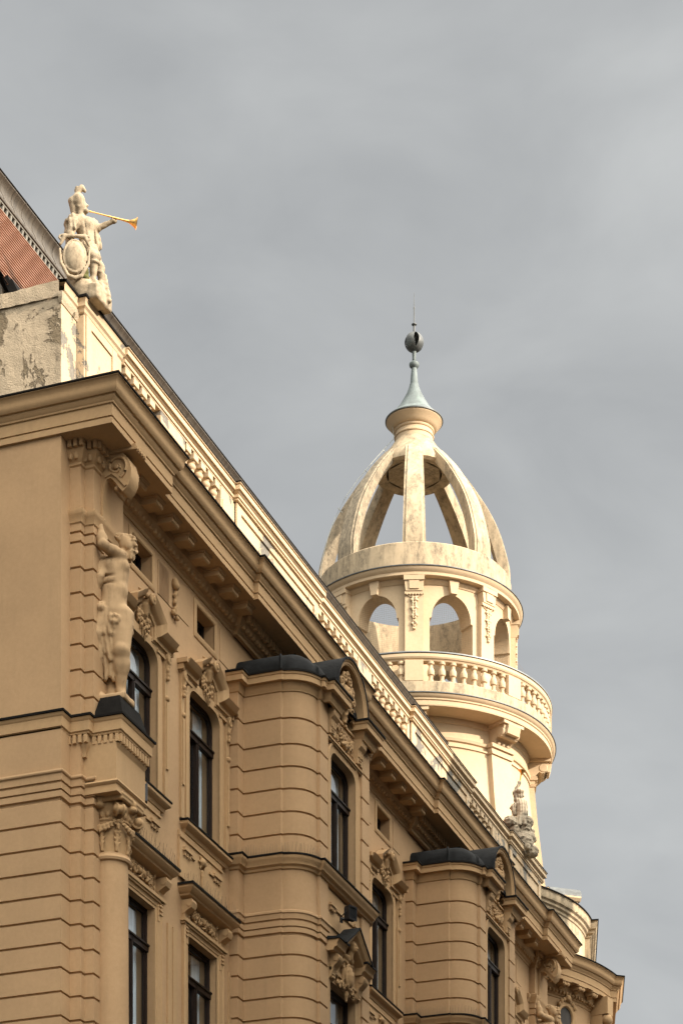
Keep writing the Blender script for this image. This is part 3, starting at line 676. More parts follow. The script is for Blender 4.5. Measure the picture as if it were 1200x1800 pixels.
def along(path, step):
    res = []; carry = 0
    for a, b in zip(path, path[1:]):
        L = math.hypot(b[0] - a[0], b[1] - a[1]); t = carry
        while t < L: res.append((a[0] + (b[0] - a[0]) * t / L, a[1] + (b[1] - a[1]) * t / L, (b[1] - a[1]) / L, -(b[0] - a[0]) / L)); t += step
        carry = t - L
    return res
for (x, y, nx, ny) in along([p for p in FP if p[1] < 8.0], .055):
    for o in (.04, .13): sp.tube([(x + nx * o, y + ny * o, 19.6), (x + nx * o + rs.uniform(-.03, .06) * nx, y + ny * o + rs.uniform(-.03, .03), 19.78 + rs.uniform(-.02, .04))], .0032, 3, False)
part('bird_spikes', sp, 'spike', oriel)
T1 = HALF[:-2] + [(1.715, 7.60), (1.84, 7.60), (1.84, 8.22), (1.5, 8.22)]
T2 = [(x, 2 * YB - y + .06) for x, y in T1][::-1]
tl = MB()
tprof = [(-.02, 22.68), (.02, 22.69), (.03, 22.73), (.05, 22.76), (.055, 22.80), (.07, 22.83), (.07, 22.845), (.15, 22.85), (.15, 22.95), (.165, 22.96), (.175, 23.0), (-.2, 23.02)]
for p in (T1, T2): tl.sweep(p, tprof, caps=True)
part('oriel_cornice', tl, 'ochre_trim', oriel)
tf = MB()
for p in (T1, T2): tf.sweep(p, [(-.3, 23.023), (.195, 23.003), (.195, 23.04), (-.3, 23.10)], caps=True, closeprof=True)
part('flashing', tf, 'black', oriel)
rf = MB().sweep([(.1, 6.87)] + FP[3:-3] + [(.1, 2 * YB - 6.87)], [(.06, 23.04), (-.02, 23.06), (-.03, 23.20), (-.05, 23.31), (-.11, 23.41), (-.22, 23.48), (-.42, 23.52)], caps=False)
rf.add([(.1, 7.2, 23.52), (1.3, 7.2, 23.52), (1.3, 10.4, 23.52), (.1, 10.4, 23.52)], [(0, 1, 2, 3)])
for (xx, yy) in ((1.14, 6.87),): rf.tube([(xx, yy, 23.07), (xx - .02, yy + .04, 23.31), (xx - .05, yy + .13, 23.43), (xx - .1, yy + .24, 23.50), (xx - .2, yy + .5, 23.54)], .022, 6)
part('oriel_roof', rf, 'hood_metal', oriel, ang=50)
# arched hood
YH, ZH, RO, RI, XF = 8.84, 23.12, .865, .72, 1.87
def arc(r, n=26, drop=.14):
    return [(YH - r, ZH - drop)] + [(YH + r * cos(pi - pi * i / n), ZH + r * sin(pi - pi * i / n)) for i in range(n + 1)] + [(YH + r, ZH - drop)]
hm = MB().sweep(arc(RO), [(0, .55), (0, XF - .02), (.012, XF - .02), (.012, XF + .015), (-.03, XF + .015), (-.03, .55)], fn=YZ, flip=True, closeprof=True)
part('hood_roof', hm, 'hood_metal', oriel, ang=50)
ar = MB().sweep(arc(RI + .012), [(.12, XF - .3), (.12, XF - .005), (.10, XF), (.075, XF - .01), (.06, XF - .03), (.025, XF - .035), (.015, XF - .05), (0, XF - .05), (0, XF - .36)], fn=YZ, flip=True)
ty = arc(RI + .03); ar.add([(1.56, u, v) for u, v in ty], [tuple(range(len(ty)))])
part('arch_hood', ar, 'ochre_trim', oriel)
V0 = np.array([1.555, YH, 23.22])
def mask_relief():
    x = 1.60; rs = random.Random(4); fs = [ell((x + .08, YH, 23.30), (.10, .17, .25)), ell((x + .13, YH, 23.36), (.08, .09, .13)), cone((x + .06, YH, 23.08), (x + .05, YH, 22.80), .09, .04)]
    for sg in (-1, 1):
        for (dy, z, r) in ((.13, 23.64, .075), (.27, 23.50, .07), (.33, 23.33, .06)):
            fs += [ring((x + .11, YH + sg * dy, z), (1, 0, 0), r, .030), ell((x + .12, YH + sg * dy, z), [.030] * 3)]
        fs.append(cone((x + .08, YH + sg * .2, 23.42), (x + .08, YH + sg * .22, 23.10), .05, .04))
        for k in range(16):
            t = k / 15; c = np.array([x + .05 + rs.uniform(0, .05), YH + sg * (.24 + .26 * t + rs.uniform(-.03, .03)), 23.22 - .30 * t + rs.uniform(-.05, .05)]); a = rs.uniform(0, 6.28)
            fs.append(cone(c, c + np.array([.02, .07 * cos(a), .07 * sin(a)]), .032, .012))
    fs += [ring((x + .12, YH, 23.72), (1, 0, 0), .06, .028), ell((x + .13, YH, 23.72), [.03] * 3)]
    for k in range(5): fs.append(ell((x + .08, YH + .02 * (-1) ** k, 23.02 - .07 * k), [.055 - .006 * k] * 3))
    f = wob(union(fs, .008), .003, 40, 9)
    for sg in (-1, 1): f = cut(f, ell((x + .20, YH + sg * .04, 23.40), (.04, .02, .014)), .006)
    return nets(f, (x - .06, YH - .62, 22.70), (x + .26, YH + .62, 23.84), .0165)
mv, mf = mask_relief(); mv = (mv - V0) * np.array([1.15, 1.04, 1.0]) + V0
part('mask_relief', (mv, mf), 'ochre_dusty', oriel, ang=60)
rl = MB(); x = 1.65
rl.box(x - .01, x + .06, 7.9, 9.76, 22.14, 22.19); rl.box(x - .01, x + .085, 7.88, 9.78, 22.17, 22.20)
rl.box(x - .01, x + .035, 8.30, 9.40, 22.74, 22.78)
for a in (7.90, 9.42):                        # triglyph brackets under the imposts
    rl.prism([(x - .01, 22.25), (x + .09, 22.25), (x + .10, 22.5), (x + .17, 22.58), (x + .19, 22.715), (x - .01, 22.715)], a, a + .30, XZ)
    for k in range(3): rl.box(x + .09, x + .115, a + .03 + k * .09, a + .09 + k * .09, 22.38, 22.56)
    for k in range(2): rl.box(x + .09, x + .11, a + .08, a + .2, 22.27 + k * .05, 22.29 + k * .05)
rl.sweep(outline(BH_U), [(-.20, x - .01), (-.20, x + .04), (-.17, x + .05), (-.13, x + .03), (-.03, x + .025), (0, x + .02), (0, x - .01)], fn=YZ)
rl.sweep(outline(BH_L), [(-.22, x - .01), (-.22, x + .04), (-.18, x + .055), (-.13, x + .03), (-.03, x + .025), (0, x + .02), (0, x - .01)], fn=YZ)
rl.box(x - .01, x + .09, 7.98, 9.78, 17.73, 17.79)
rl.box(x - .01, x + .03, 7.92, 9.70, 18.62, 19.28)
for a in (7.98, 9.28):
    rl.box(x, x + .10, a, a + .3, 18.98, 19.03); rl.box(x, x + .08, a + .03, a + .08, 18.90, 18.98); rl.box(x, x + .08, a + .12, a + .17, 18.90, 18.98); rl.box(x, x + .08, a + .21, a + .26, 18.90, 18.98)
rl.box(x, x + .06, 8.3, 9.28, 18.98, 19.02)
part('oriel_trim', rl, 'ochre_trim', oriel)
rs = random.Random(12)
fs = swag((8.26, 22.68), (9.42, 22.68), .30, 26, .055, rs, .025, lambda u, v, w: (x + w * .9, u, v)) + leafy(8.30, 9.38, 22.28, 22.66, x + .01, 50, .035, 4, .03)
part('garland_relief', nets(wob(union(fs, .007), .004, 42, 6), (x - .01, 8.18, 22.22), (x + .2, 9.5, 22.8), .0155), 'ochre_dusty', oriel, ang=60)
# gabled pediment with a bust and shield over the lower bay window
g = MB()
gp = [(-.20, x - .01), (-.20, x + .20), (-.15, x + .22), (-.13, x + .27), (-.06, x + .28), (0, x + .33), (0, x - .01)]
g.sweep([(7.78, 18.24), (8.28, 18.24)], gp, fn=YZ, flip=True); g.sweep([(9.34, 18.24), (9.84, 18.24)], gp, fn=YZ, flip=True)
g.sweep([(8.14, 18.27), (YB, 18.73), (9.48, 18.27)], [(-.15, x - .01), (-.15, x + .24), (-.10, x + .26), (-.08, x + .31), (0, x + .36), (0, x - .01)], fn=YZ, flip=True)
g.box(x - .01, x + .06, 7.95, 9.67, 17.79, 18.3)
for a in (7.98, 9.40):
    g.prism([(x, 18.05), (x + .20, 18.05), (x + .25, 17.98), (x + .22, 17.88), (x + .13, 17.80), (x + .08, 17.62), (x, 17.55)], a, a + .22, XZ)
    g.tube([(x + .18, a - .015, 17.96), (x + .18, a + .235, 17.96)], .07, 10)
    for k in range(3): g.box(x + .07, x + .10, a + .05, a + .17, 17.60 + k * .06, 17.63 + k * .06)
gable = part('gable_pediment', g, 'ochre_trim', oriel)
gf = MB()
for a_, b_ in ((7.75, 8.31), (9.31, 9.87)): gf.sweep([(a_, 18.245), (b_, 18.245)], [(0, x), (.0, x + .35), (.03, x + .35), (.07, x)], fn=YZ, flip=True, closeprof=True)
gf.sweep([(8.08, 18.235), (YB, 18.737), (9.54, 18.235)], [(0, x), (.0, x + .38), (.03, x + .38), (.03, x)], fn=YZ, flip=True, closeprof=True)
part('pediment_flashing', gf, 'hood_metal', oriel)
bu = [ell((x + .22, YB, 18.40), (.085, .08, .115)), cone((x + .29, YB, 18.40), (x + .325, YB, 18.365), .018, .02), ell((x + .29, YB, 18.325), (.03, .03, .018)), cone((x + .19, YB, 18.32), (x + .15, YB, 18.20), .055, .07), cone((x + .12, YB - .13, 18.17), (x + .12, YB + .13, 18.17), .075),
      ell((x + .14, YB - .02, 17.82), (.10, .15, .21))]
for k in range(22):
    a, b = k * 2 * pi / 22, (k + 1) * 2 * pi / 22; bu.append(cone((x + .15, YB - .02 + .175 * cos(a), 17.82 + .235 * sin(a)), (x + .15, YB - .02 + .175 * cos(b), 17.82 + .235 * sin(b)), .026))
for k in range(13):
    a = .2 + k * .22; bu.append(ring((x + .20 + .02 * (k % 2), YB + .09 * cos(a), 18.42 + .10 * sin(a)), (1, .4 * cos(k), .4), .022, .017))
for sg in (-1, 1):
    bu += [ring((x + .11, YB + sg * .27, 18.02), (1, 0, 0), .06, .026), cone((x + .11, YB + sg * .22, 17.96), (x + .10, YB + sg * .25, 17.66), .035, .028), ring((x + .11, YB + sg * .21, 17.60), (1, 0, 0), .05, .024), cone((x + .13, YB + sg * .1, 18.08), (x + .12, YB + sg * .24, 18.10), .035, .03)]
    for k in range(9):
        c = (x + .06 + .02 * (k % 2), YB + sg * (.26 + .028 * k), 17.62 + .05 * sin(k * 1.3)); bu.append(cone(c, (c[0] + .02, c[1] + sg * .05, c[2] + .07 * (-1) ** k), .026, .010))
for k in range(4): bu.append(ell((x + .09, YB - .02, 17.52 - .05 * k), [.055 - .010 * k] * 3))
bf = union(bu, .008)
bf = cut(bf, ell((x + .29, YB - .035, 18.405), (.03, .018, .012)), .006); bf = cut(bf, ell((x + .29, YB + .035, 18.405), (.03, .018, .012)), .006)
part('bust_and_shield', nets(wob(bf, .003, 40, 4), (x - .01, YB - .56, 17.28), (x + .36, YB + .56, 18.58), .016), 'ochre_dusty', oriel, ang=60)
dup(oriel, P0, (0, 10.2, 0))
for d in (0, 10.2):
    window_unit('window', (BH_U[0] + d, BH_U[1] + d, *BH_U[2:]), 1.65, P0, 21.33, True, x_in=.16)
    window_unit('window', (BH_L[0] + d, BH_L[1] + d, *BH_L[2:]), 1.65, P0, 16.8, True, x_in=.16)
# downpipe-like cable beside the bay
part('cable', MB().tube([(1.2, 10.72, 19.3), (1.16, 10.78, 18.6), (1.1, 10.82, 17.5), (1.05, 10.84, 14)], .012, 5), 'lamp_black', P0)

# ------------------------------------------------ parapet, balustrade and roof
pz = MB().box(-6, 0, 0, .56, 24.9, 26.56)
pz.sweep([(-.03, -.0), (0, 0), (0, .56), (-.2, .56)], [(0, 26.38), (.02, 26.39), (.035, 26.44), (.05, 26.47), (.05, 26.56), (-.1, 26.58)], caps=False)
pr_ = []
rs = random.Random(9)
n = 60; vs = []
for i in range(n + 1):                        # ragged top of the side parapet
    xx = -6 + 5.98 * i / n; zz = 26.70 + .012 * rs.uniform(-1, 1) + .05 * i / n
    vs += [(xx, -.03 + rs.uniform(-.012, .012), 26.50), (xx, -.03 + rs.uniform(-.012, .012), zz), (xx, .5, zz + .06)]
pz.add(vs, [(3 * i + a, 3 * i + 3 + a, 3 * i + 4 + a, 3 * i + 1 + a) for i in range(n) for a in (0, 1)])
part('parapet_pier', pz, 'pier', P0)
pw = MB().box(-.3, .1, .0, .56, 24.9, 26.36)
pw = MB()
pw.box(-.4, .135, .575, 2.02, 24.9, 26.58)
pw.box(-.4, .165, .62, .80, 24.9, 26.5); pw.box(-.4, .165, 1.62, 1.80, 24.9, 26.5); pw.box(-.4, .16, .80, 1.62, 26.36, 26.5)
pw.sweep([(.006, .0), (.006, .56), (.14, .56), (.14, 2.03), (-.4, 2.03)], [(0, 26.50), (.02, 26.52), (.03, 26.57), (.06, 26.60), (.06, 26.68), (.08, 26.72), (-.2, 26.76)], caps=False)
pw.box(-.4, .004, .004, .55, 24.9, 26.5)
pilb = part('parapet_pilaster', pw, 'cream_worn', P0)
part('flashing', MB().sweep([(.006, .0), (.006, .56), (.14, .56), (.14, 2.03), (-.4, 2.03)], [(-.06, 26.765), (.10, 26.725), (.10, 26.765), (-.06, 26.80)], caps=False, closeprof=True), 'black', pilb)
bal = thing('x', '', ''); bal.name = 'balustrade'
for k in ('label', 'category'): del bal[k]
bal.parent = P0
COP = [(.12, 2.03), (.12, 6.55), (.22, 6.9), (.22, 11.2), (.12, 11.2), (.12, 17.17), (.22, 17.17), (.22, 21.52), (.12, 21.52), (.12, 25.0), (.2, 25.0), (.2, 28.0)]
COP = [(.12, 2.03), (.12, 6.9), (.22, 6.9), (.22, 11.2), (.12, 11.2), (.12, 17.17), (.22, 17.17), (.22, 21.52), (.12, 21.52), (.12, 25.0), (.2, 25.0), (.2, 27.9), (-.5, 27.9)]
cpf = [(-.30, 26.435), (.06, 26.44), (.06, 26.475), (.085, 26.482), (.085, 26.53), (.035, 26.535), (.035, 26.55), (.06, 26.56), (.09, 26.575), (.11, 26.598), (.135, 26.60), (.135, 26.68), (.105, 26.69), (.15, 26.705), (.15, 26.72), (-.30, 26.76)]
part('coping', MB().sweep(COP, cpf, caps=True), 'cream', bal, ang=25)
part('flashing', MB().sweep(COP, [(-.3, 26.765), (.16, 26.725), (.16, 26.745), (-.3, 26.80)], caps=True, closeprof=True), 'black', bal)
so = MB()
so.sweep(COP, [(-.34, 24.95), (.10, 24.95), (.10, 25.30), (.09, 25.34), (.07, 25.38), (-.30, 25.38)], caps=True, closeprof=True)
for a, b in ((3.55, 4.60), (6.25, 6.91), (11.19, 11.30), (13.75, 14.6), (17.0, 17.18), (21.51, 21.64), (23.6, 25.01)): so.box(-.15, .18, a, b, 25.3, 26.45)
for a, b in ((6.9, 11.2), (17.17, 21.52), (25.0, 27.85)):
    so.box(-.15, .20, a, b, 25.3, 26.46); so.box(-.1, .235, a, b, 25.34, 25.50); so.box(-.1, .235, a, b, 26.30, 26.47)
    so.box(-.1, .235, a, a + .22, 25.5, 26.30); so.box(-.1, .235, b - .22, b, 25.5, 26.30)
so.box(-.12, .20, 6.30, 6.82, 25.5, 26.2)
so.box(-.30, -.05, 2.02, 25.0, 25.3, 26.452)
part('balustrade_panel', so, 'cream_worn', bal)
bprof_ = [(.0, 25.36), (.10, 25.36), (.10, 25.42), (.075, 25.44), (.06, 25.47), (.075, 25.52), (.11, 25.62), (.118, 25.70), (.105, 25.79), (.075, 25.90), (.058, 26.02), (.055, 26.10), (.08, 26.12), (.088, 26.15), (.08, 26.18), (.06, 26.20), (.085, 26.24), (.0, 26.24)]
bb = MB().lathe([(r_, 25.36 + (z_ - 25.36) * 1.09) for r_, z_ in bprof_], (0, 0), 16); bb.box(-.105, .105, -.105, .105, 26.32, 26.455)
b0 = part('baluster', bb, 'cream', bal, ang=40)
by = [2.20 + .335 * i for i in range(4)] + [4.78 + .33 * i for i in range(5)] + [11.42 + .36 * i for i in range(7)] + [14.82 + .36 * i for i in range(7)] + [21.74 + .34 * i for i in range(6)]
b0.location = (.075, by[0], 0)
for y in by[1:]: dup(b0, bal, (0, y - by[0], 0))
# mansard: tiles, vent strip, zinc roll
xa, za, xb, zb = -1.0, 26.9, -2.60, 30.17
NR = 23; L = math.hypot(xb - xa, zb - za); dx, dz = (xb - xa) / L, (zb - za) / L; nx_, nz_ = dz, -dx
tl = MB(); ny = 300; y0r, y1r = .0, 28.4
for k in range(NR):
    s0, s1 = L * k / NR, L * (k + 1) / NR + .015; rs = random.Random(k); vs = []
    for i in range(ny + 1):
        y = y0r + (y1r - y0r) * i / ny
        ph = y * 2 * pi / .36 + pi * (k % 2); wv = .011 * sin(ph) + rs.uniform(-.003, .003); hgt = .030
        vs += [(xa + dx * (s0 + wv), y, za + dz * (s0 + wv)), (xa + dx * (s0 + wv) + nx_ * hgt, y, za + dz * (s0 + wv) + nz_ * hgt), (xa + dx * s1 + nx_ * .004, y, za + dz * s1 + nz_ * .004)]
    tl.add(vs, [(3 * i + a, 3 * i + 3 + a, 3 * i + 4 + a, 3 * i + 1 + a) for i in range(ny) for a in (0, 1)])
roof = part('mansard_roof', tl, 'tile', P0, ang=25)
sk = MB(); q = lambda s_, y, h: (xa + dx * s_ + nx_ * h, y, za + dz * s_ + nz_ * h)
for (s0, s1, ya, yb, h) in ((-.25, .05, .02, 1.6, .12), (.05, .16, .02, 1.6, .08), (-.25, .16, 1.6, 1.68, .12)):
    vs = [q(s0, ya, -.02), q(s1, ya, -.02), q(s1, yb, -.02), q(s0, yb, -.02), q(s0, ya, h), q(s1, ya, h), q(s1, yb, h), q(s0, yb, h)]
    sk.add(vs, [(0, 3, 2, 1), (4, 5, 6, 7), (0, 1, 5, 4), (1, 2, 6, 5), (2, 3, 7, 6), (3, 0, 4, 7)])
part('skylight', sk, 'black', roof)
st = MB().box(xb - .25, xb, y0r, y1r, 30.13, 30.185); st.box(xb - .25, xb + .005, y0r, y1r, 30.30, 30.335)
for i in range(188):
    y = y0r + .15 * i; st.prism([(y, 30.18), (y + .055, 30.18), (y + .095, 30.31), (y + .04, 30.31)], xb - .07, xb, YZ)
part('vent_strip', st, 'slat', roof)
part('vent_gap', MB().box(xb - .25, xb - .10, y0r, y1r, 30.17, 30.31), 'lamp_black', roof)
ZP = [(.03, .002), (.04, .04), (.02, .09), (-.02, .17), (-.035, .24), (-.02, .32), (.02, .38), (.055, .415), (.055, .44)]
zr = MB().sweep([(xb, y0r - .02), (xb, y1r)], [(-.5, 30.33)] + [(a, 30.335 + b) for a, b in ZP] + [(-.2, 30.815), (-3, 31.3)], caps=True)
for i in range(71):
    y = y0r + .405 * i; zr.sweep([(xb, y), (xb, y + .016)], [(-.2, 30.38)] + [(a + .007, 30.335 + b) for a, b in ZP[1:]] + [(-.2, 30.82)], caps=True)
part('zinc_roll', zr, 'zinc_roof', roof, ang=40)
part('zinc_lip', MB().box(xb + .03, xb + .07, y0r - .02, y1r, 30.778, 30.80), 'black', roof)
part('gutter_deck', MB().box(-1.2, -.2, .3, 28.0, 26.3, 26.42), 'zinc_roof', roof)
part('roof_deck', MB().add([(-1.1, y0r + .02, 26), (-1.1, y1r - .02, 26), (-1.1, y1r - .02, 26.9), (-1.1, y0r + .02, 26.9), (-2.7, y1r - .02, 30.2), (-2.7, y0r + .02, 30.2), (-9, y1r - .02, 31.0), (-9, y0r + .02, 31.0), (-9, y1r - .02, 20), (-9, y0r + .02, 20)], [(0, 1, 2, 3), (5, 4, 6, 7), (7, 6, 8, 9), (1, 2, 4, 6, 8), (0, 3, 5, 7, 9)]), 'zinc_roof', roof)

# ------------------------------------------------ rounded corner block below the tower
TC = (-4.75, 32.003)
def arcpath(r, a0, a1, n): return [(TC[0] + r * cos(radians(a0 + (a1 - a0) * i / n)), TC[1] + r * sin(radians(a0 + (a1 - a0) * i / n))) for i in range(n + 1)]
rc = part('rounded_corner', MB().sweep(arcpath(5.6, -50, -3, 40) + [(.4, 33.6), (-2.6, 37)], [(0, 0), (0, 22.9), (.03, 22.92), (0, 22.96), (0, 24.25)], caps=False), 'ochre', P0)
A1 = -6.0
rp = arcpath(6.2, -40, -6.4, 26) + [(1.60, 31.46), (1.0, 33.6), (-2.0, 37.0)]
part('corner_cornice', MB().sweep(rp, CPROF, caps=False), 'ochre_trim', rc, ang=25)
part('flashing', MB().sweep(rp, [(-1.3, 24.92), (.03, 24.883), (.03, 24.91), (-1.3, 24.96)], caps=False, closeprof=True), 'black', rc)
be = MB().sweep(arcpath(5.6, -45, -3, 40) + [(.4, 33.6), (-2.6, 37)], [(0, 23.84), (.02, 23.85), (.03, 23.90), (.06, 23.92), (.07, 23.95), (.10, 24.02), (.14, 24.08), (.15, 24.23)], caps=False)
for i in range(28):
    a = radians(-42 + i * 1.35); be.ball((TC[0] + 5.71 * cos(a), TC[1] + 5.71 * sin(a), 23.99), (.05, .05, .06), 6, 4)
for i in range(4):
    a = radians(-34 + i * 6.3); be.radial(TC, a, 5.6, 6.0, .13, .15, 24.10, 24.221); be.radial(TC, a, 5.6, 6.03, .17, .17, 24.18, 24.221)
    for t in (-.07, .07): be.ball((TC[0] + 5.98 * cos(a) - t * sin(a), TC[1] + 5.98 * sin(a) + t * cos(a), 24.11), (.06, .06, .06), 8, 6)
    be.ball((TC[0] + 5.82 * cos(a), TC[1] + 5.82 * sin(a), 24.08), (.10, .10, .06), 8, 6)
a = radians(-8.5); be.radial(TC, a, 5.4, 6.12, .18, .20, 23.75, 24.22); be.radial(TC, a, 5.4, 5.95, .17, .17, 22.4, 23.76); be.ball((TC[0] + 6.02 * cos(a), TC[1] + 6.02 * sin(a), 23.62), (.16, .19, .17), 12, 8)
part('corner_bracket', be, 'ochre_trim', rc)
ow = MB(); ca = radians(-24); oc = np.array([TC[0] + 5.6 * cos(ca), TC[1] + 5.6 * sin(ca), 23.36]); tn = np.array([-sin(ca), cos(ca), 0]); nn = np.array([cos(ca), sin(ca), 0])
E = lambda r1, r2, w, t: oc + tn * r1 * cos(t) + np.array([0, 0, r2 * sin(t)]) + nn * w
vs = []; nO = 36
for i in range(nO):
    t = 2 * pi * i / nO
    for r, w in ((.42, -.02), (.42, .06), (.37, .09), (.28, .08), (.25, .04)): vs.append(E(r, r * 1.12, w, t))
ow.add(vs, [(5 * i + k, 5 * ((i + 1) % nO) + k, 5 * ((i + 1) % nO) + k + 1, 5 * i + k + 1) for i in range(nO) for k in range(4)])
for i in range(7): ow.ball(E(.42, .48, .09, pi / 2 + (i - 3) * .3), (.06, .06, .07), 8, 6)
ow.ball(oc + np.array([0, 0, .50]) + nn * .12, .10, 10, 8)
part('oval_window', ow, 'ochre_dusty', rc)
og = MB().add([E(.27, .31, .02, 2 * pi * i / nO) for i in range(nO)], [tuple(range(nO))]); part('pane', og, 'room', rc)
at = MB().sweep(arcpath(4.95, -60, 8.0, 60) + [(.30, 32.72), (-.6, 35.9), (-3, 37)], [(0, 24.9), (0, 26.52), (.03, 26.54), (.04, 26.60), (.10, 26.64), (.11, 26.70), (.17, 26.74), (.19, 26.80), (.19, 26.92), (.21, 26.95), (-1.6, 27.05)], caps=False)
part('corner_attic', at, 'cream_dirty', rc)
part('flashing', MB().sweep(arcpath(4.95, -60, 8.0, 60) + [(.30, 32.72), (-.6, 35.9), (-3, 37)], [(-1.6, 27.06), (.235, 26.955), (.235, 26.985), (-1.6, 27.09)], caps=False, closeprof=True), 'black', rc)
dm = MB(); dc = np.array([-.12, 31.15, 26.86]); ud = np.array([.78, .62, 0]); vd = np.array([-ud[1], ud[0], 0])
Q = lambda u, v, w: tuple(dc + ud * u + vd * v + np.array([0, 0, w]))
dm.prism([(-.26, -.1), (.26, -.1), (.26, .18), (-.26, .18)], -.42, .40, lambda u, v, w: Q(w, u, v))
dm.prism([(-.29, .18), (.29, .18), (.35, .26), (.35, .30), (-.35, .30), (-.35, .26)], -.46, .46, lambda u, v, w: Q(w, u, v))
dm.prism([(-.27, .30)] + [(.27 * cos(pi - pi * i / 14), .30 + .27 * sin(pi * i / 14)) for i in range(15)] + [(.27, .30)], -.47, -.40, lambda u, v, w: Q(w, u, v))
part('attic_dormer', dm, 'cream', rc)
ds = MB().prism([(-.30, .303)] + [(.29 * cos(pi - pi * i / 14), .303 + .29 * sin(pi * i / 14)) for i in range(15)] + [(.30, .303)], -.44, .50, lambda u, v, w: Q(w, u, v)); part('dormer_roof', ds, 'copper_dark', rc)

# ================================================================ the tower
tower = thing('domed_tower', 'round cream belfry with open ribbed dome, balustraded balcony and grey copper spire above the roofs', 'tower', (TC[0], TC[1], 0))
O = (0, 0); T0 = tower; AZ0 = atan2(-37.288 - TC[1], 18.778 - TC[0])    # one pilaster looks at the street corner
A8 = [AZ0 + k * pi / 4 for k in range(8)]
part('shaft', MB().lathe([(3.78, 25), (3.66, 28.0), (3.55, 29.0), (3.42, 30.0), (3.32, 31.0), (3.33, 31.08), (3.37, 31.10), (3.37, 31.14), (3.31, 31.17), (3.31, 31.25), (3.36, 31.27), (3.38, 31.34), (3.30, 31.37), (3.28, 31.75), (3.31, 31.77), (3.34, 31.84), (3.34, 31.90)], O, 128), 'cream', T0, ang=25)
pm = MB()
for a in A8[:1]:
    ca, sa = cos(a), sin(a)
    vs = []
    for z, r, hw in ((25, 3.95, .44), (28.0, 3.79, .43), (29.0, 3.67, .42), (30.0, 3.55, .41), (31.08, 3.45, .40)):
        for rr, t in ((3.0, -hw), (r, -hw), (r, hw), (3.0, hw)): vs.append((rr * ca - t * sa, rr * sa + t * ca, z))
    pm.add(vs, [(4 * i + k, 4 * i + k + 1, 4 * i + k + 5, 4 * i + k + 4) for i in range(4) for k in range(3)])
    pm.radial(O, a, 3.0, 3.50, .42, .44, 31.08, 31.15); pm.radial(O, a, 3.0, 3.47, .42, .42, 31.15, 31.26); pm.radial(O, a, 3.0, 3.53, .45, .47, 31.26, 31.36)
shaft_p = part('shaft_pilaster', pm, 'cream', T0)
bk = MB()
pl = [(3.2, 31.36), (3.45, 31.37), (3.50, 31.46), (3.60, 31.54), (3.66, 31.50), (3.74, 31.52), (3.80, 31.60), (3.86, 31.76), (3.86, 31.90), (3.2, 31.90)]
for a in [A8[0]]:
    f_ = lambda u, v, w: (u * cos(a) - w * sin(a), u * sin(a) + w * cos(a), v)
    bk.prism(pl, -.33, .33, f_); bk.prism([(3.2, 31.82), (3.93, 31.82), (3.93, 31.905), (3.2, 31.905)], -.40, .40, f_)
    for s in (-1, 1):
        bk.lathe([(0, .345 * s), (.11, .345 * s), (.13, .33 * s), (.13, .2 * s)], (0, 0), 20, fn=lambda p, q, r: f_(3.71 + p, 31.66 + q, r))
    bk.prism([(3.83, 31.56), (3.90, 31.58), (3.96, 31.80), (3.86, 31.82)], -.24, .24, f_)
    for k in range(3): bk.ball(f_(3.50, 31.40, -.18 + k * .18), .06, 8, 6)
for k in range(1, 8):
    o = dup(shaft_p, T0); o.rotation_euler = (0, 0, k * pi / 4)
bk0 = part('bracket', bk, 'cream', T0)
for k in range(1, 8):
    o = dup(bk0, T0); o.rotation_euler = (0, 0, k * pi / 4)
part('balcony_slab', MB().lathe([(3.2, 31.90), (3.86, 31.905), (3.90, 31.91), (3.97, 31.915), (3.98, 31.95), (3.96, 31.96), (3.96, 32.06), (3.99, 32.08), (3.99, 32.12), (4.02, 32.14), (4.06, 32.19), (4.07, 32.22), (3.7, 32.24), (2.6, 32.26)], O, 160), 'cream', T0, ang=25)
part('flashing', MB().lathe([(3.6, 32.265), (4.095, 32.225), (4.095, 32.25), (3.6, 32.30)], O, 160), 'copper_dark', T0)
tb = thing('x', '', ''); tb.name = 'balcony_balustrade'
for k in ('label', 'category'): del tb[k]
tb.parent = T0
part('plinth', MB().lathe([(3.70, 32.25), (3.955, 32.25), (3.955, 32.58), (3.94, 32.60), (3.70, 32.61)], O, 160), 'cream_dirty', tb, ang=25)
part('handrail', MB().lathe([(3.68, 33.16), (3.90, 33.16), (3.92, 33.20), (3.95, 33.22), (3.97, 33.26), (3.97, 33.33), (3.94, 33.36), (3.70, 33.37)], O, 160), 'cream', tb, ang=25)
part('flashing', MB().lathe([(3.66, 33.375), (3.985, 33.365), (3.985, 33.395), (3.66, 33.42)], O, 160), 'lead', tb)
def round8(o, par):                           # the other seven, turned about the tower's axis
    for k in range(1, 8):
        c = dup(o, par); c.rotation_euler = (0, 0, k * pi / 4)
round8(part('balustrade_pier', MB().radial(O, A8[0], 3.68, 3.955, .25, .25, 32.6, 33.165), 'cream', tb), tb)
bq = MB().lathe([(0, 32.60), (.085, 32.60), (.085, 32.65), (.06, 32.665), (.055, 32.72), (.06, 32.77), (.095, 32.80), (.10, 32.85), (.10, 32.90), (.085, 32.95), (.06, 33.0), (.055, 33.07), (.09, 33.09), (.095, 33.12), (.09, 33.165), (0, 33.165)], (0, 0), 14)
b1 = part('baluster', bq, 'cream', tb, ang=40); firstb = True
for k in range(8):
    for j in range(8):
        a = A8[k] + pi / 4 * (j + 1.32) / 9.64 + .012; p = (3.83 * cos(a), 3.83 * sin(a), 0)
        if firstb: b1.location = p; firstb = False
        else:
            o = dup(b1, tb); o.location = p
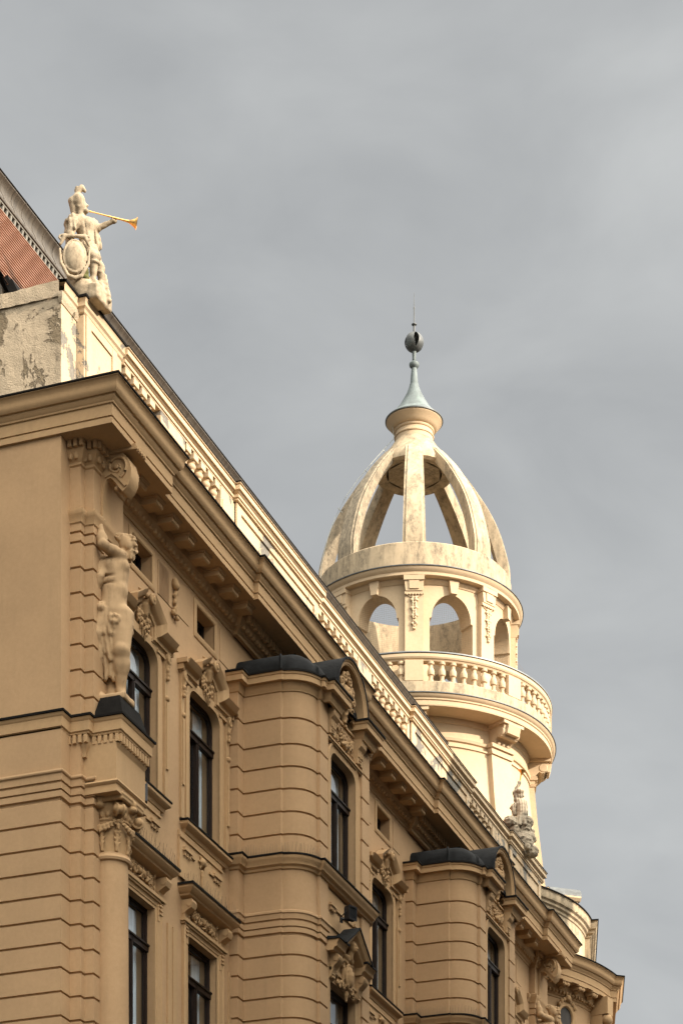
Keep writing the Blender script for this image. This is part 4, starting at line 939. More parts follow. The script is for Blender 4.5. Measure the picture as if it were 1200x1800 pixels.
# open drum with eight arches
RD, TH = 2.78, .50
dr = MB(); half = .60; jog = .66; zs, ztop = 34.90, 35.58
def dpt(a0, t, r, z): a = a0 + t / RD; return (r * cos(a), r * sin(a), z)
for k in range(8):
    am_ = A8[k] + pi / 8; hw = RD * pi / 8
    ol = [(-jog, 32.2), (-jog, zs - .02), (-half, zs)] + [(-half * cos(pi * i / 18), zs + (ztop - zs) * sin(pi * i / 18)) for i in range(1, 18)] + [(half, zs), (jog, zs - .02), (jog, 32.2)]
    for r in (RD, RD - TH):
        seg = [(-hw, -jog), (jog, hw)]
        for a, b in seg:
            m = 4; vs = []
            for i in range(m + 1):
                t = a + (b - a) * i / m; vs += [dpt(am_, t, r, 32.2), dpt(am_, t, r, 36.0)]
            dr.add(vs, [(2 * i, 2 * i + 2, 2 * i + 3, 2 * i + 1) for i in range(m)])
        up = ol[1:-1]; vs = []
        for t, z in up: vs += [dpt(am_, t, r, z), dpt(am_, t, r, 36.0)]
        dr.add(vs, [(2 * i, 2 * i + 2, 2 * i + 3, 2 * i + 1) for i in range(len(up) - 1)])
    vs = []
    for t, z in ol: vs += [dpt(am_, t, RD, z), dpt(am_, t, RD - TH, z)]
    dr.add(vs, [(2 * i, 2 * i + 2, 2 * i + 3, 2 * i + 1) for i in range(len(ol) - 1)])
part('drum', dr, 'cream', T0, ang=25)
part('drum_floor', MB().lathe([(0, 32.6), (2.7, 32.55), (2.75, 32.3)], O, 48), 'lead', T0)
tr = MB()
for a in A8[:1]:
    tr.radial(O, a, 2.6, 2.92, .255, .255, 32.3, 35.46); tr.radial(O, a, 2.6, 2.97, .26, .27, 35.45, 35.52)
    tr.radial(O, a, 2.6, 2.99, .235, .27, 35.53, 35.82); tr.radial(O, a, 2.6, 3.03, .29, .29, 35.82, 35.95)
    tr.radial(O, a, 2.98, 3.02, .13, .14, 35.58, 35.80)
    for k in range(6):
        t = -.2 + k * .08; tr.ball((2.96 * cos(a) - t * sin(a), 2.96 * sin(a) + t * cos(a), 35.44), .026, 6, 4)
round8(part('drum_pilaster', tr, 'cream', T0), T0)
round8(part('keystone', MB().radial(O, A8[0] + pi / 8, 2.6, 2.93, .095, .15, 35.56, 35.93), 'cream', T0), T0)
a = A8[0]; fs = []; rs = random.Random(2)
for j in range(13):
    z = 35.36 - j * .072; wv = .075 + .045 * (j % 3 == 1) - .003 * j
    for s in (-1, 1): fs.append(ell((2.94, s * wv * .55, z), (.045, wv * .55, .04)))
fs += [cone((2.93, -.17, 35.42), (2.93, 0, 35.34), .025), cone((2.93, .17, 35.42), (2.93, 0, 35.34), .025)]
fv, ff = nets(wob(union(fs, .012), .006, 40, 3), (2.88, -.22, 34.38), (3.03, .22, 35.46), .018)
R_ = np.array([[cos(a), sin(a), 0], [-sin(a), cos(a), 0], [0, 0, 1]])
f0 = part('festoon', (fv @ R_, ff), 'cream', T0, ang=60)
for k in range(1, 8):
    o = dup(f0, T0); o.rotation_euler = (0, 0, k * pi / 4)
part('drum_cornice', MB().lathe([(2.6, 35.80), (2.80, 35.80), (2.82, 35.84), (2.86, 35.88), (2.86, 35.94), (3.03, 35.945), (3.04, 35.955), (3.04, 36.03), (3.06, 36.05), (3.10, 36.09), (3.12, 36.13), (3.13, 36.16), (2.7, 36.2), (2.35, 36.2), (2.3, 35.8)], O, 160), 'cream', T0, ang=25)
part('flashing', MB().lathe([(2.72, 36.205), (3.155, 36.165), (3.155, 36.19), (2.72, 36.26)], O, 160), 'copper_dark', T0)
part('dome_ring', MB().lathe([(2.72, 36.2), (2.80, 36.2), (2.80, 36.97), (2.77, 37.0), (2.36, 37.03), (2.33, 36.9), (2.33, 36.0)], O, 128), 'cream_dirty', T0, ang=25)
RP = [(2.735, 36.95), (2.725, 37.4), (2.62, 37.88), (2.43, 38.5), (2.16, 39.08), (1.86, 39.56), (1.54, 40.02), (1.2, 40.42), (.98, 40.66)]
RN = [(2.44, 36.95), (2.43, 37.4), (2.32, 37.87), (2.14, 38.44), (1.89, 38.98), (1.62, 39.44), (1.32, 39.87), (1.02, 40.24), (.78, 40.46)]
def dense(P, n=5):
    out = []
    for i in range(len(P) - 1):
        p0, p1, p2, p3 = [np.array(P[max(0, min(len(P) - 1, i + q))]) for q in (-1, 0, 1, 2)]
        for j in range(n):
            t = j / n; out.append(tuple(.5 * (2 * p1 + (p2 - p0) * t + (2 * p0 - 5 * p1 + 4 * p2 - p3) * t * t + (3 * p1 - p0 - 3 * p2 + p3) * t ** 3)))
    return out + [P[-1]]
DO, DI = dense(RP), dense(RN)
rb = MB(); vs = []; a = A8[0]
for i, ((ro, zo), (ri, zi)) in enumerate(zip(DO, DI)):
    s = i / (len(DO) - 1); w = .33 - .10 * s; e = .06
    ring_ = [(ri, -w * .85, zi), (ro - .07, -w, zo - .02), (ro - .005, -w, zo), (ro - .005, -w + e, zo), (ro + .03, -w + e + .02, zo + .01), (ro + .03, w - e - .02, zo + .01), (ro - .005, w - e, zo), (ro - .005, w, zo), (ro - .07, w, zo - .02), (ri, w * .85, zi)]
    for r, t, z in ring_: vs.append((r * cos(a) - t * sin(a), r * sin(a) + t * cos(a), z))
nR = 10
rb.add(vs, [(nR * i + k, nR * i + (k + 1) % nR, nR * (i + 1) + (k + 1) % nR, nR * (i + 1) + k) for i in range(len(DO) - 1) for k in range(nR)])
r0 = part('rib', rb, 'cream_dirty', T0, ang=30)
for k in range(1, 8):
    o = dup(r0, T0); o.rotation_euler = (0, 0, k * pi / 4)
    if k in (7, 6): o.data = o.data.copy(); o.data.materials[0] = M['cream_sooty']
cap = MB().lathe([(.80, 40.30), (1.06, 40.24), (1.14, 40.30), (1.13, 40.42), (1.02, 40.62), (.86, 40.82), (.72, 40.98), (.62, 41.14), (.565, 41.22)], O, 64)
cap.lathe([(0, 40.46), (.30, 40.46), (.30, 40.42), (.80, 40.30)], O, 8, AZ0 + pi / 8, AZ0 + pi / 8 + 2 * pi)
part('dome_crown', cap, 'cream_dirty', T0, ang=30)
part('crown_disc', MB().lathe([(0, 40.40), (.3, 40.40), (.3, 40.44)], O, 32), 'copper_dark', T0)
part('lantern_neck', MB().lathe([(.56, 41.15), (.55, 41.26), (.55, 41.34), (.575, 41.35), (.58, 41.38), (.56, 41.40), (.55, 41.42), (.545, 41.50), (.57, 41.51), (.585, 41.54), (.58, 41.57), (.60, 41.58), (.64, 41.60), (.68, 41.66), (.75, 41.74), (.80, 41.80), (.805, 41.83), (.3, 41.86)], O, 72), 'cream', T0, ang=30)
spire = part('spire', MB().lathe([(.805, 41.835), (.832, 41.84), (.832, 41.87), (.70, 41.97), (.55, 42.12), (.42, 42.30), (.31, 42.49), (.22, 42.66), (.165, 42.80), (.135, 42.90), (.13, 42.93), (.115, 42.94), (.095, 43.20), (.075, 43.40), (.10, 43.42), (.13, 43.45), (.142, 43.49), (.142, 43.53), (.12, 43.56), (.06, 43.59), (.045, 43.62), (.055, 43.64), (.05, 43.7), (.062, 43.90), (.085, 43.92), (.0, 43.93)], O, 48), 'copper', T0, ang=35)
part('spire_rim', MB().lathe([(.80, 41.828), (.838, 41.836), (.838, 41.862), (.80, 41.858)], O, 72), 'copper_dark', spire)
# hollow ball with teardrop openings
bv, bf = [], []; gb = MB(); nu, nv = 128, 72
def hole(u, v):
    d = (u * 4 / (2 * pi) + .12) % 1 - .5; w = .30 * sin(pi * min(1, max(0, (v - .16) / .62))) ** .8 if .16 < v < .78 else 0
    return abs(d) < w * .62
for rr in (.275, .255):
    base = len(gb.v)
    for j in range(nv + 1):
        for i in range(nu):
            u, v = 2 * pi * i / nu, j / nv; r = rr * sin(pi * v); gb.v.append((r * cos(u), r * sin(u), 44.155 + .275 * cos(pi * v) * (rr / .275)))
    for j in range(nv):
        for i in range(nu):
            if not hole(2 * pi * (i + .5) / nu, (j + .5) / nv): gb.f.append((base + j * nu + i, base + (j + 1) * nu + i, base + (j + 1) * nu + (i + 1) % nu, base + j * nu + (i + 1) % nu))
part('finial_ball', gb, 'copper_dark', spire, ang=60)
part('finial_rod', MB().lathe([(.028, 43.88), (.030, 44.6), (.03, 44.63), (.05, 44.64), (.075, 44.665), (.075, 44.68), (.03, 44.70), (.018, 44.72), (.014, 45.1), (.022, 45.13), (.022, 45.16), (.011, 45.2), (.004, 45.6), (0, 45.62)], O, 16), 'copper_dark', spire)
# lightning conductor on its stand-offs, and the pigeon net of the balcony
rt = AZ0 - pi / 2 * .82
pp = lambda r, z: (r * cos(rt), r * sin(rt), z)
cond = MB(); run = [pp(.66, 41.7), pp(.60, 41.3), pp(.92, 40.92), pp(1.25, 40.52), pp(1.66, 40.0), pp(2.04, 39.42), pp(2.36, 38.78), pp(2.58, 38.15), pp(2.76, 37.4), pp(2.81, 36.5)]
cond.tube(run, .009, 5)
for r, z in ((.86, 40.85), (1.4, 40.2), (2.2, 39.0)): cond.tube([pp(r - .05, z - .05), pp(r + .07, z + .07)], .012, 5)
part('lightning_conductor', cond, 'wire', T0)
rs = random.Random(8)
for k in (-1, 0, 1, 2):
    net = MB()
    am_ = A8[k] + pi / 8
    q = lambda t, z, r=2.72: dpt(am_, t, r, z)
    for i in range(-12, 13):
        t = i * .055; zt = zs + (ztop - zs) * sqrt(max(0, 1 - (t / .62) ** 2)) if abs(t) < .6 else zs
        net.tube([q(t, 33.4), q(t, zt)], .0016, 3, False)
    for j in range(38):
        z = 33.4 + j * .058; hh = .64 if z < zs else .6 * sqrt(max(0, 1 - ((z - zs) / (ztop - zs)) ** 2))
        if z < ztop: net.tube([q(-hh, z), q(0, z - .006), q(hh, z)], .0016, 3, False)
    part('pigeon_net', net, 'spike', T0)
net = MB()
ang_ = AZ0 + pi / 2
for k in range(14):
    t = k / 13; a_ = ang_ + .02 * k; net.tube([(2.85 * cos(ang_), 2.85 * sin(ang_), 35.1 - t * 1.6), (3.92 * cos(a_), 3.92 * sin(a_), 33.4)], .0018, 3, False)
for k in range(7):
    r = 3.0 + k * .14; z0 = 35.1 - (r - 2.85) / 1.07 * 1.7; net.tube([(r * cos(ang_), r * sin(ang_), z0), (r * cos(ang_ + .08), r * sin(ang_ + .08), 33.5 if z0 > 33.5 else z0)], .0018, 3, False)
part('pigeon_net', net, 'spike', T0)

# ================================================================ statues
def V(p): return np.array(p, float)
def rot_to(n, up=(0, 0, 1)):                  # rows: u, v, n
    n = V(n) / np.linalg.norm(n); u = np.cross(up, n); u /= np.linalg.norm(u); return np.array([u, np.cross(n, u), n])
def folds(f, amp=.011):                       # pleats running down the cloth
    return lambda P: f(P) + amp * np.sin(P @ (V((.937, .349, 0)) * 95) + 3 * np.sin(P[..., 2] * 5)) 
# -- herald blowing a gilded trumpet on the parapet
H=dict(pelvis=(0.070,0.026,0.894),waist=(0.048,0.018,1.036),chest=(0.011,0.004,1.258),neck=(-0.049,-0.018,1.448),head=(-0.053,-0.020,1.575),helm=(-0.093,-0.035,1.693),crest=(-0.086,-0.032,1.868),crest2=(-0.034,-0.013,1.923),nose=(0.064,0.003,1.609),cheek=(0.069,-0.007,1.516),rsh=(-0.097,-0.186,1.233),rel=(-0.126,-0.260,1.007),rha=(-0.070,-0.240,0.817),lsh=(0.084,0.159,1.397),lel=(0.147,0.204,1.327),lha=(0.441,0.249,1.448),tm=(0.095,0.035,1.527),t1=(0.695,0.365,1.408),t2=(0.765,0.402,1.397),rhip=(0.083,-0.054,0.813),rkn=(0.227,-0.044,0.678),ran=(0.181,-0.039,0.342),rto=(0.286,-0.022,0.251),lhip=(0.057,0.107,0.912),lkn=(0.226,0.138,0.608),lan=(0.263,0.151,0.354),lto=(0.332,0.155,0.263),cape1=(0.081,0.201,1.295),cape2=(0.116,0.256,1.081),capb1=(-0.258,-0.075,1.334),capb2=(-0.227,-0.084,1.100),sh=(-0.024,-0.297,0.609),sht=(-0.126,-0.303,0.887),shl=(-0.307,-0.327,0.802),shb=(-0.091,-0.269,0.348),rock=(-0.011,-0.058,0.373),rock2=(0.181,0.067,0.213),rock3=(0.271,0.208,0.051),rock4=(-0.160,-0.059,0.419))
for k in H: H[k] = V(H[k])
herald = thing('herald_statue', 'pale helmeted stone herald blowing a gilded trumpet on the parapet corner beside the tiled roof', 'statue', (.05, .75, 26.8))
rdir = V((.937, .349, 0)); fdir = V((.349, -.937, 0))     # statue's right-hand picture direction, and towards the street corner
def herald_body():
    h = H; f = [cone(h['pelvis'], h['waist'], .135, .115), cone(h['waist'], h['chest'], .118, .155), cone(h['chest'], h['neck'], .14, .062), cone(h['neck'], h['head'], .06, .075),
        ell(h['chest'] + .05 * rdir + (0, 0, .02), (.10, .12, .13)), cone((h['rsh'] + h['chest']) / 2 + (0, 0, .08), h['rsh'], .10, .085), cone(h['rsh'], h['rel'], .075, .058), cone(h['rel'], h['rha'], .055, .04),
        cone((h['lsh'] + h['chest']) / 2 + (0, 0, .03), h['lsh'], .10, .075), cone(h['lsh'], h['lel'], .07, .055), cone(h['lel'], h['lha'] - (.03, .0, .03), .055, .034),
        cone(h['rhip'], h['rkn'], .115, .085), cone(h['rkn'], h['ran'], .078, .05), cone(h['ran'] + (0, 0, -.04), h['rto'], .055, .035), cone(h['rkn'] + (0, 0, -.1) - .02 * rdir, h['ran'] + (0, 0, .12), .07, .05),
        cone(h['lhip'], h['lkn'], .11, .085), cone(h['lkn'], h['lan'], .075, .05), cone(h['lan'] + (0, 0, -.04), h['lto'], .05, .035)]
    hd = [ell(h['head'] + .02 * rdir + (0, 0, .01), (.085, .08, .115)), cone(h['head'] + .07 * rdir + (0, 0, .03), h['nose'], .028, .020), ell(h['cheek'] - .02 * rdir, (.045, .045, .04)), ell(h['head'] + .07 * rdir + (0, 0, -.085), (.035, .035, .03)),
          ell(h['head'] + .075 * rdir + (0, 0, .07), (.03, .05, .018))]
    hl = [ell(h['helm'], (.125, .105, .13)), cone(h['helm'] - .09 * rdir + (0, 0, .0), h['head'] - .11 * rdir + (0, 0, -.10), .075, .045), ell(h['helm'] + .09 * rdir + (0, 0, -.05), (.05, .085, .022)),
          ring(h['head'] + .03 * fdir * 2 + (0, 0, .03), fdir, .045, .018), cone(h['helm'] + (0, 0, .10) - .02 * rdir, h['crest'], .05, .045), cone(h['crest'], h['crest2'], .05, .045), cone(h['crest2'], h['crest2'] + .05 * rdir + (0, 0, -.05), .042, .03),
          cone(h['crest'] - .04 * rdir, h['crest2'] - .08 * rdir, .03, .03)]
    # drapery: skirt, mantle, boots
    sk = []
    for k in range(12):
        a = k * 2 * pi / 12; c = h['pelvis'] + V((.12 * cos(a), .12 * sin(a), .02)); sk.append(cone(c, c + V((.05 * cos(a), .05 * sin(a), -.17)), .042, .045))
    mt = [cone(h['lsh'] + (0, .03, .02), h['cape1'], .075, .075), cone(h['cape1'], h['cape2'], .075, .085), ell(h['cape2'] + (0, 0, -.03), (.07, .06, .08)), cone(h['rsh'] + (-.03, .05, .12), h['capb1'], .085, .07), cone(h['capb1'], h['capb2'], .07, .075), cone(h['capb2'], h['rock4'] + (-.02, 0, .2), .07, .09)]
    for k in range(5):
        c = h['rsh'] + V((-.05 + .03 * k, -.05, .06 - .015 * k)); mt.append(cone(c, c + V((.0, -.03, -.14)), .026, .020))
    for k in range(4):
        c = h['lsh'] + V((.02 + .02 * k, .02, .05 - .03 * k)); mt.append(cone(c, c + V((.04, .02, -.06)), .028, .020))
    bt = [ring(h['rkn'] + (0, 0, -.09), (0.2, 0, 1), .07, .022), ring(h['lkn'] + (0, 0, -.09), (0.2, 0, 1), .065, .022), ell(h['rkn'] + .06 * rdir, (.045, .045, .05))]
    # far hand closed on the tube
    hand = h['lha']; td = (h['t1'] - h['tm']); td /= np.linalg.norm(td); perp = np.cross(td, (0, 0, 1)); perp /= np.linalg.norm(perp); upv = np.cross(perp, td)
    hp = [ell(hand - .035 * upv - .01 * perp, (.045, .045, .03))]
    for k in range(4):
        b = hand + td * (-.036 + .024 * k); hp += [cone(b - .03 * upv - .03 * perp, b + .005 * upv - .034 * perp, .0125), cone(b + .005 * upv - .034 * perp, b + .03 * upv - .004 * perp, .012), cone(b + .03 * upv - .004 * perp, b + .018 * upv + .022 * perp, .011)]
    hp += [cone(hand - td * .045 - .03 * upv, hand - td * .03 + .012 * upv + .03 * perp, .014)]
    rk = [ell(h['rock'] + (0, 0, -.20), (.22, .20, .25)), rbox(h['rock2'] + (0, .02, -.08), (.15, .14, .17), .05), ell(h['rock2'] + (.06, .08, .1), (.09, .09, .09)), ell(h['rock3'] + (0, 0, .06), (.09, .13, .09)), ell(h['rock4'] + (0, 0, -.18), (.17, .15, .24)), rbox((.06, .0, .06), (.30, .2, .14), .05), rbox((.10, .24, .08), (.24, .16, .12), .05)]
    for k in range(7): rk.append(ell(h['lan'] + V((.03 + .015 * k, .02, .12 - .07 * k)), (.045, .05, .045)))
    body = union([union(f, .03), folds(union(sk, .014), .008), folds(union(mt, .018), .008), union(bt, .01)], .010)
    body = cut(body, cone(h['chest'] + .155 * fdir + (0, 0, .08), h['waist'] + .12 * fdir + (0, 0, .02), .012), .02)
    return wob(union([body, union(hd, .012), union(hl, .008), union(hp, .005), union(rk, .03)], .008), .003, 30, 1)
hv, hf = nets(herald_body(), (-.50, -.46, -.14), (.62, .62, 2.06), .0165)
hb = part('body', (hv, hf), 'statue_roof', herald, ang=70)
sn = V((.42, -.90, .05)); Rm = rot_to(sn)
def shield():
    c = H['sh']; u = lambda a, b, d=0.0: c + Rm[0] * a + Rm[1] * b + Rm[2] * d
    f = [ell(c, (.16, .25, .085), Rm), ell(u(0, 0, -.025), (.21, .31, .035), Rm)]
    for k in range(28):
        a, b = 2 * pi * k / 28, 2 * pi * (k + 1) / 28; f.append(cone(u(.178 * cos(a), .272 * sin(a), .004), u(.178 * cos(b), .272 * sin(b), .004), .02))
    for sg in (-1, 1):
        f += [cone(u(sg * .02, .35), u(sg * .17, .34), .03, .04), cone(u(sg * .17, .34), u(sg * .235, .20), .04, .022), ring(u(sg * .215, .31, .01), Rm[2], .04, .018), cone(u(sg * .245, .12), u(sg * .225, -.12), .018, .025), cone(u(sg * .225, -.12), u(sg * .11, -.33), .025, .03), cone(u(sg * .11, -.33), u(0, -.37), .03, .035)]
    return union(f, .009)
part('shield', nets(shield(), H['sh'] - (.38, .26, .46), H['sh'] + (.38, .26, .46), .0165), 'statue_roof', herald, ang=70)
tp = MB(); td = (H['t2'] - H['tm']) / np.linalg.norm(H['t2'] - H['tm']); Lt = np.linalg.norm(H['t2'] - H['tm'])
def along_axis(prof, n=24):
    m = MB(); u = np.cross(td, (0, 0, 1)); u /= np.linalg.norm(u); w = np.cross(u, td)
    m.lathe([(r, s) for r, s in prof], (0, 0), n, fn=lambda x, y, z: tuple(H['tm'] + td * z + u * x + w * y)); return m
part('trumpet', along_axis([(0, -.012), (.014, -.012), (.014, .01), (.009, .03), (.011, .3), (.014, .3), (.014, .33), (.012, .34), (.015, Lt - .22), (.024, Lt - .10), (.048, Lt - .045), (.075, Lt - .01), (.098, Lt + .012), (.100, Lt + .016), (.094, Lt + .012), (.06, Lt - .03), (.02, Lt - .12), (0, Lt - .13)]), 'gold', herald, ang=50)
mo = union([ell(H['rock'] + (.05, -.12, .04), (.13, .08, .07)), ell(H['rock'] + (-.08, -.12, .0), (.08, .07, .06)), ell(H['rock'] + (.10, -.10, -.05), (.07, .09, .07))], .03)
part('moss', nets(wob(mo, .016, 60, 4), H['rock'] - (.3, .3, .2), H['rock'] + (.3, .2, .2), .016), 'moss', herald, ang=70)

# -- atlas figures carrying the cornice brackets
A=dict(pelvis=(-0.140,-0.052,1.933),waist=(-0.113,-0.063,2.227),belly=(-0.060,-0.086,2.265),chest=(-0.104,-0.039,2.617),ush=(-0.051,-0.019,2.808),neck=(0.030,0.032,2.913),head=(0.048,0.039,3.074),face=(0.114,0.010,3.002),nsh=(-0.079,-0.136,2.758),nel=(-0.143,-0.373,2.914),nha=(-0.261,-0.257,3.340),osh=(-0.265,-0.098,2.770),oel=(-0.412,-0.207,2.783),oha=(-0.389,-0.166,3.387),hair1=(-0.059,-0.001,3.198),hair2=(0.128,0.047,3.131),hair3=(0.172,0.043,2.969),beard=(0.149,0.002,2.840),lhip=(-0.252,-0.126,1.824),lkn=(-0.346,-0.257,1.478),lan=(-0.398,-0.148,0.754),lto=(-0.354,-0.238,0.519),rhip=(-0.024,-0.009,1.838),rkn=(0.028,-0.096,1.221),ran=(-0.042,-0.016,0.640),rto=(0.054,-0.108,0.416),kn1=(-0.274,-0.230,1.904),kn2=(-0.048,-0.157,1.738),dr1=(-0.248,-0.220,1.838),dr2=(-0.123,-0.174,1.193),dr3=(-0.202,-0.097,1.315),dr4=(-0.167,-0.083,0.783),ls1=(-0.278,-0.157,2.688),ls2=(-0.399,-0.234,2.331),ls3=(-0.257,-0.202,2.492),base1=(-0.367,-0.190,0.466),base2=(-0.086,-0.032,0.450))
for k in A: A[k] = V(A[k])
A['nsh'] = A['nsh'] + V((.95, .35, 0)) * .10 + V((0, 0, .06)); A['nel'] = A['nel'] + V((0, 0, -.02))
A.update({k: V(v) for k, v in dict(lob=(-0.315,-0.281,2.435),lob2=(-0.355,-0.275,2.283),lobt=(-0.232,-0.207,2.653),lan=(-0.350,-0.173,0.622),ran=(-0.011,-0.004,0.602),rto=(0.090,-0.095,0.397),lto=(-0.328,-0.271,0.407),knot=(-0.230,-0.256,1.895),flap=(-0.031,-0.193,1.710),bandL=(-0.257,-0.223,1.838),bandR=(0.136,0.029,1.676)).items()})
atlas = thing('atlas_statue', 'bearded stone strongman with raised arms and loincloth on the ledge above the column', 'statue', (.62, 1.0, 19.72))
def atlas_body():
    h = A; f = [cone(h['pelvis'] + (0, 0, -.03), h['waist'], .225, .185), ell(h['belly'] + (0, .02, -.02), (.17, .15, .20)), cone(h['waist'], h['chest'], .185, .215), ell(h['chest'] + .10 * rdir + .06 * fdir + (0, 0, .04), (.13, .13, .13)), ell(h['chest'] - .08 * rdir + .10 * fdir + (0, 0, .03), (.13, .12, .12)),
         cone(h['chest'], h['ush'], .20, .16), cone(h['ush'], h['neck'], .12, .085), cone(h['neck'], h['head'], .08, .08),
         cone(h['nsh'], h['nel'], .105, .075), ell((h['nsh'] + h['nel']) / 2, (.10, .10, .085)), cone(h['nel'], h['nha'], .078, .048), ell(h['nel'] * .7 + h['nha'] * .3, (.085, .085, .10)),
         cone(h['osh'], h['oel'], .115, .085), cone(h['oel'], h['oha'], .085, .05), ell(h['oel'] * .7 + h['oha'] * .3, (.08, .08, .12)),
         cone(h['lhip'], h['lkn'], .20, .135), ell(h['lkn'] + .05 * fdir + .01 * rdir, (.105, .105, .12)), cone(h['lkn'], h['lan'], .125, .076), ell(h['lkn'] * .68 + h['lan'] * .32 - .03 * fdir, (.13, .13, .22)), cone(h['lan'], h['lto'] + (0, 0, .0), .08, .055),
         cone(h['rhip'], h['rkn'], .205, .135), ell(h['rkn'] + .05 * fdir, (.105, .105, .12)), cone(h['rkn'], h['ran'], .125, .076), ell(h['rkn'] * .70 + h['ran'] * .30 - .02 * fdir, (.135, .135, .22)), cone(h['ran'], h['rto'] + (0, 0, .02), .08, .055)]
    ab = union(f, .032)
    for z in (2.34, 2.46):                    # belly creases
        ab = cut(ab, cone(V((-.2, -.22, z)), V((.12, -.26, z - .03)), .018), .03)
    ab = cut(ab, ell(h['belly'] + .165 * fdir + .05 * rdir + (0, 0, -.06), (.025, .025, .025)), .02)
    ab = cut(ab, cone(h['chest'] + .23 * fdir + .03 * rdir + (0, 0, .12), h['belly'] + .17 * fdir + .04 * rdir + (0, 0, .1), .016), .03)
    hd = [ell(h['head'], (.115, .11, .15)), ell(h['face'] + .02 * fdir, (.08, .08, .10)), cone(h['face'] + .08 * rdir * .7 + .05 * fdir + (0, 0, .06), h['face'] + .11 * rdir + .075 * fdir + (0, 0, -.02), .028, .026), ell(h['face'] + .07 * rdir + .05 * fdir + (0, 0, .085), (.05, .05, .022))]
    rs = random.Random(5); cl = []
    for _ in range(34):
        t = rs.random(); a = h['hair1'] * (1 - t) + h['hair2'] * t + V([rs.uniform(-.05, .05) for _ in range(3)]); cl.append(ring(a, V([rs.uniform(-1, 1) for _ in range(3)]) + (0, 0, .01), .028, .020))
    for _ in range(22):
        t = rs.random(); a = h['hair2'] * (1 - t) + h['beard'] * t + .02 * rdir + V([rs.uniform(-.04, .04) for _ in range(3)]); cl.append(ring(a, V([rs.uniform(-1, 1) for _ in range(3)]) + (0, 0, .01), .026, .020))
    for k in range(10):
        c = h['beard'] + V((rs.uniform(-.05, .03), rs.uniform(-.04, .04), rs.uniform(-.02, .1))); cl.append(cone(c, c + V((.01, -.01, -.09)), .03, .014))
    hands = []
    for c, s in ((h['nha'], 1), (h['oha'], -1)):
        hands.append(ell(c, (.06, .05, .075)))
        for k in range(4):
            b = c + rdir * (-.045 + .03 * k) + (0, 0, .05); hands += [cone(b, b + (0, 0, .06) - .01 * fdir, .019, .017), cone(b + (0, 0, .06) - .01 * fdir, b + (0, 0, .075) - .06 * fdir, .017, .014)]
        hands.append(cone(c + .05 * rdir * s, c + .085 * rdir * s + (0, 0, .05), .021, .017))
    kn, fl_, bl, br = h['knot'], h['flap'], h['bandL'], h['bandR']
    dr = [cone(bl - .05 * rdir + (0, 0, .03), kn, .07, .07), cone(kn, fl_, .055, .06), cone(fl_, br, .06, .05), cone(kn + (0, 0, -.07), fl_ + (0, 0, -.07), .05, .06), cone(fl_ + (0, 0, -.06), br + (0, 0, -.10), .05, .045), cone(kn + (0, 0, -.12) + .05 * rdir, fl_ + (0, 0, -.13), .045, .05),
          ell(kn + .03 * fdir, (.085, .085, .075)), ell(kn + (0, 0, .08), (.06, .06, .05)), ell(kn + .07 * rdir + (0, 0, .05), (.05, .05, .04)), ring(fl_ + .05 * fdir, fdir, .062, .028), ell(fl_ + .04 * fdir + (0, 0, -.05), (.05, .05, .05))]
    ta = kn + .03 * fdir                      # the hanging end of the sash, in separate pleats
    for k in range(5):
        o = rdir * (-.09 + .05 * k); dr.append(cone(ta + o * .4, ta * .42 + h['dr2'] * .58 + o + .03 * fdir * (k % 2), .036, .044)); dr.append(cone(ta * .42 + h['dr2'] * .58 + o, h['dr2'] + o * .7 + (0, 0, -.06 * (k % 3)), .044, .03))
    for k in range(4):
        o = rdir * (-.05 + .045 * k); dr.append(cone(h['dr3'] + o + .05 * fdir, h['dr4'] + o * 1.2 + .03 * fdir + (0, 0, .07 * (k % 2)), .05, .034))
    dr.append(cone(bl - .08 * rdir, h['lhip'] - .15 * rdir + (0, 0, -.25), .075, .06)); dr.append(cone(bl - .04 * rdir + .04 * fdir, h['lhip'] - .08 * rdir + .1 * fdir + (0, 0, -.30), .06, .05))
    ls = [ell(h['lob'], (.14, .12, .20)), ell(h['lob2'], (.12, .10, .12)), cone(h['lobt'], h['lob'], .085, .11), cone(h['lobt'] + .06 * rdir, h['lob'] + .09 * rdir + .06 * fdir + (0, 0, -.02), .035, .045), cone(h['lobt'] - .07 * rdir, h['lob'] - .08 * rdir, .05, .05), cone(h['lob'] + .1 * rdir + (0, 0, -.04), h['lob2'] + .04 * rdir + .07 * fdir, .04, .03)]
    l = union(ls, .02)
    l = cut(l, cone(h['lobt'] + .10 * fdir, h['lob'] + .12 * fdir - .03 * rdir + (0, 0, -.1), .022), .02); l = cut(l, cone(h['lob'] + .11 * fdir + .05 * rdir + (0, 0, .1), h['lob2'] + .11 * fdir + .02 * rdir, .018), .02)
    gr = [rbox((-.14, -.08, .41), (.33, .22, .06), .03), ell(h['base1'] + (0, 0, .02), (.16, .14, .10)), ell(h['base2'] + (0, 0, .0), (.20, .16, .08)), cone((-.2, .1, .42), (-.18, .12, 1.3), .16, .10)]
    return wob(union([ab, union(hd, .02), union(cl, .012), union(hands, .008), folds(union(dr, .014)), l, union(gr, .05)], .009), .003, 24, 6)
av, af = nets(atlas_body(), (-.72, -.60, .33), (.42, .42, 3.6), .0195)
pr_ = (av - A['pelvis']) @ rdir; pf_ = (av - A['pelvis']) @ fdir; zf_ = np.clip((av[:, 2] - .55) / .5, 0, 1)      # fuller build above the feet
av = av + np.outer(pr_ * .11 * zf_, rdir) + np.outer(pf_ * .10 * zf_, fdir)
part('body', (av, af), 'statue_wall', atlas, ang=70)
at2 = dup(atlas, None, (0, 26.35, 0)); at2['label'] = 'bearded stone strongman under the far scroll bracket, only his head showing'
atlas['group'] = at2['group'] = 'strongman figures carrying the cornice'

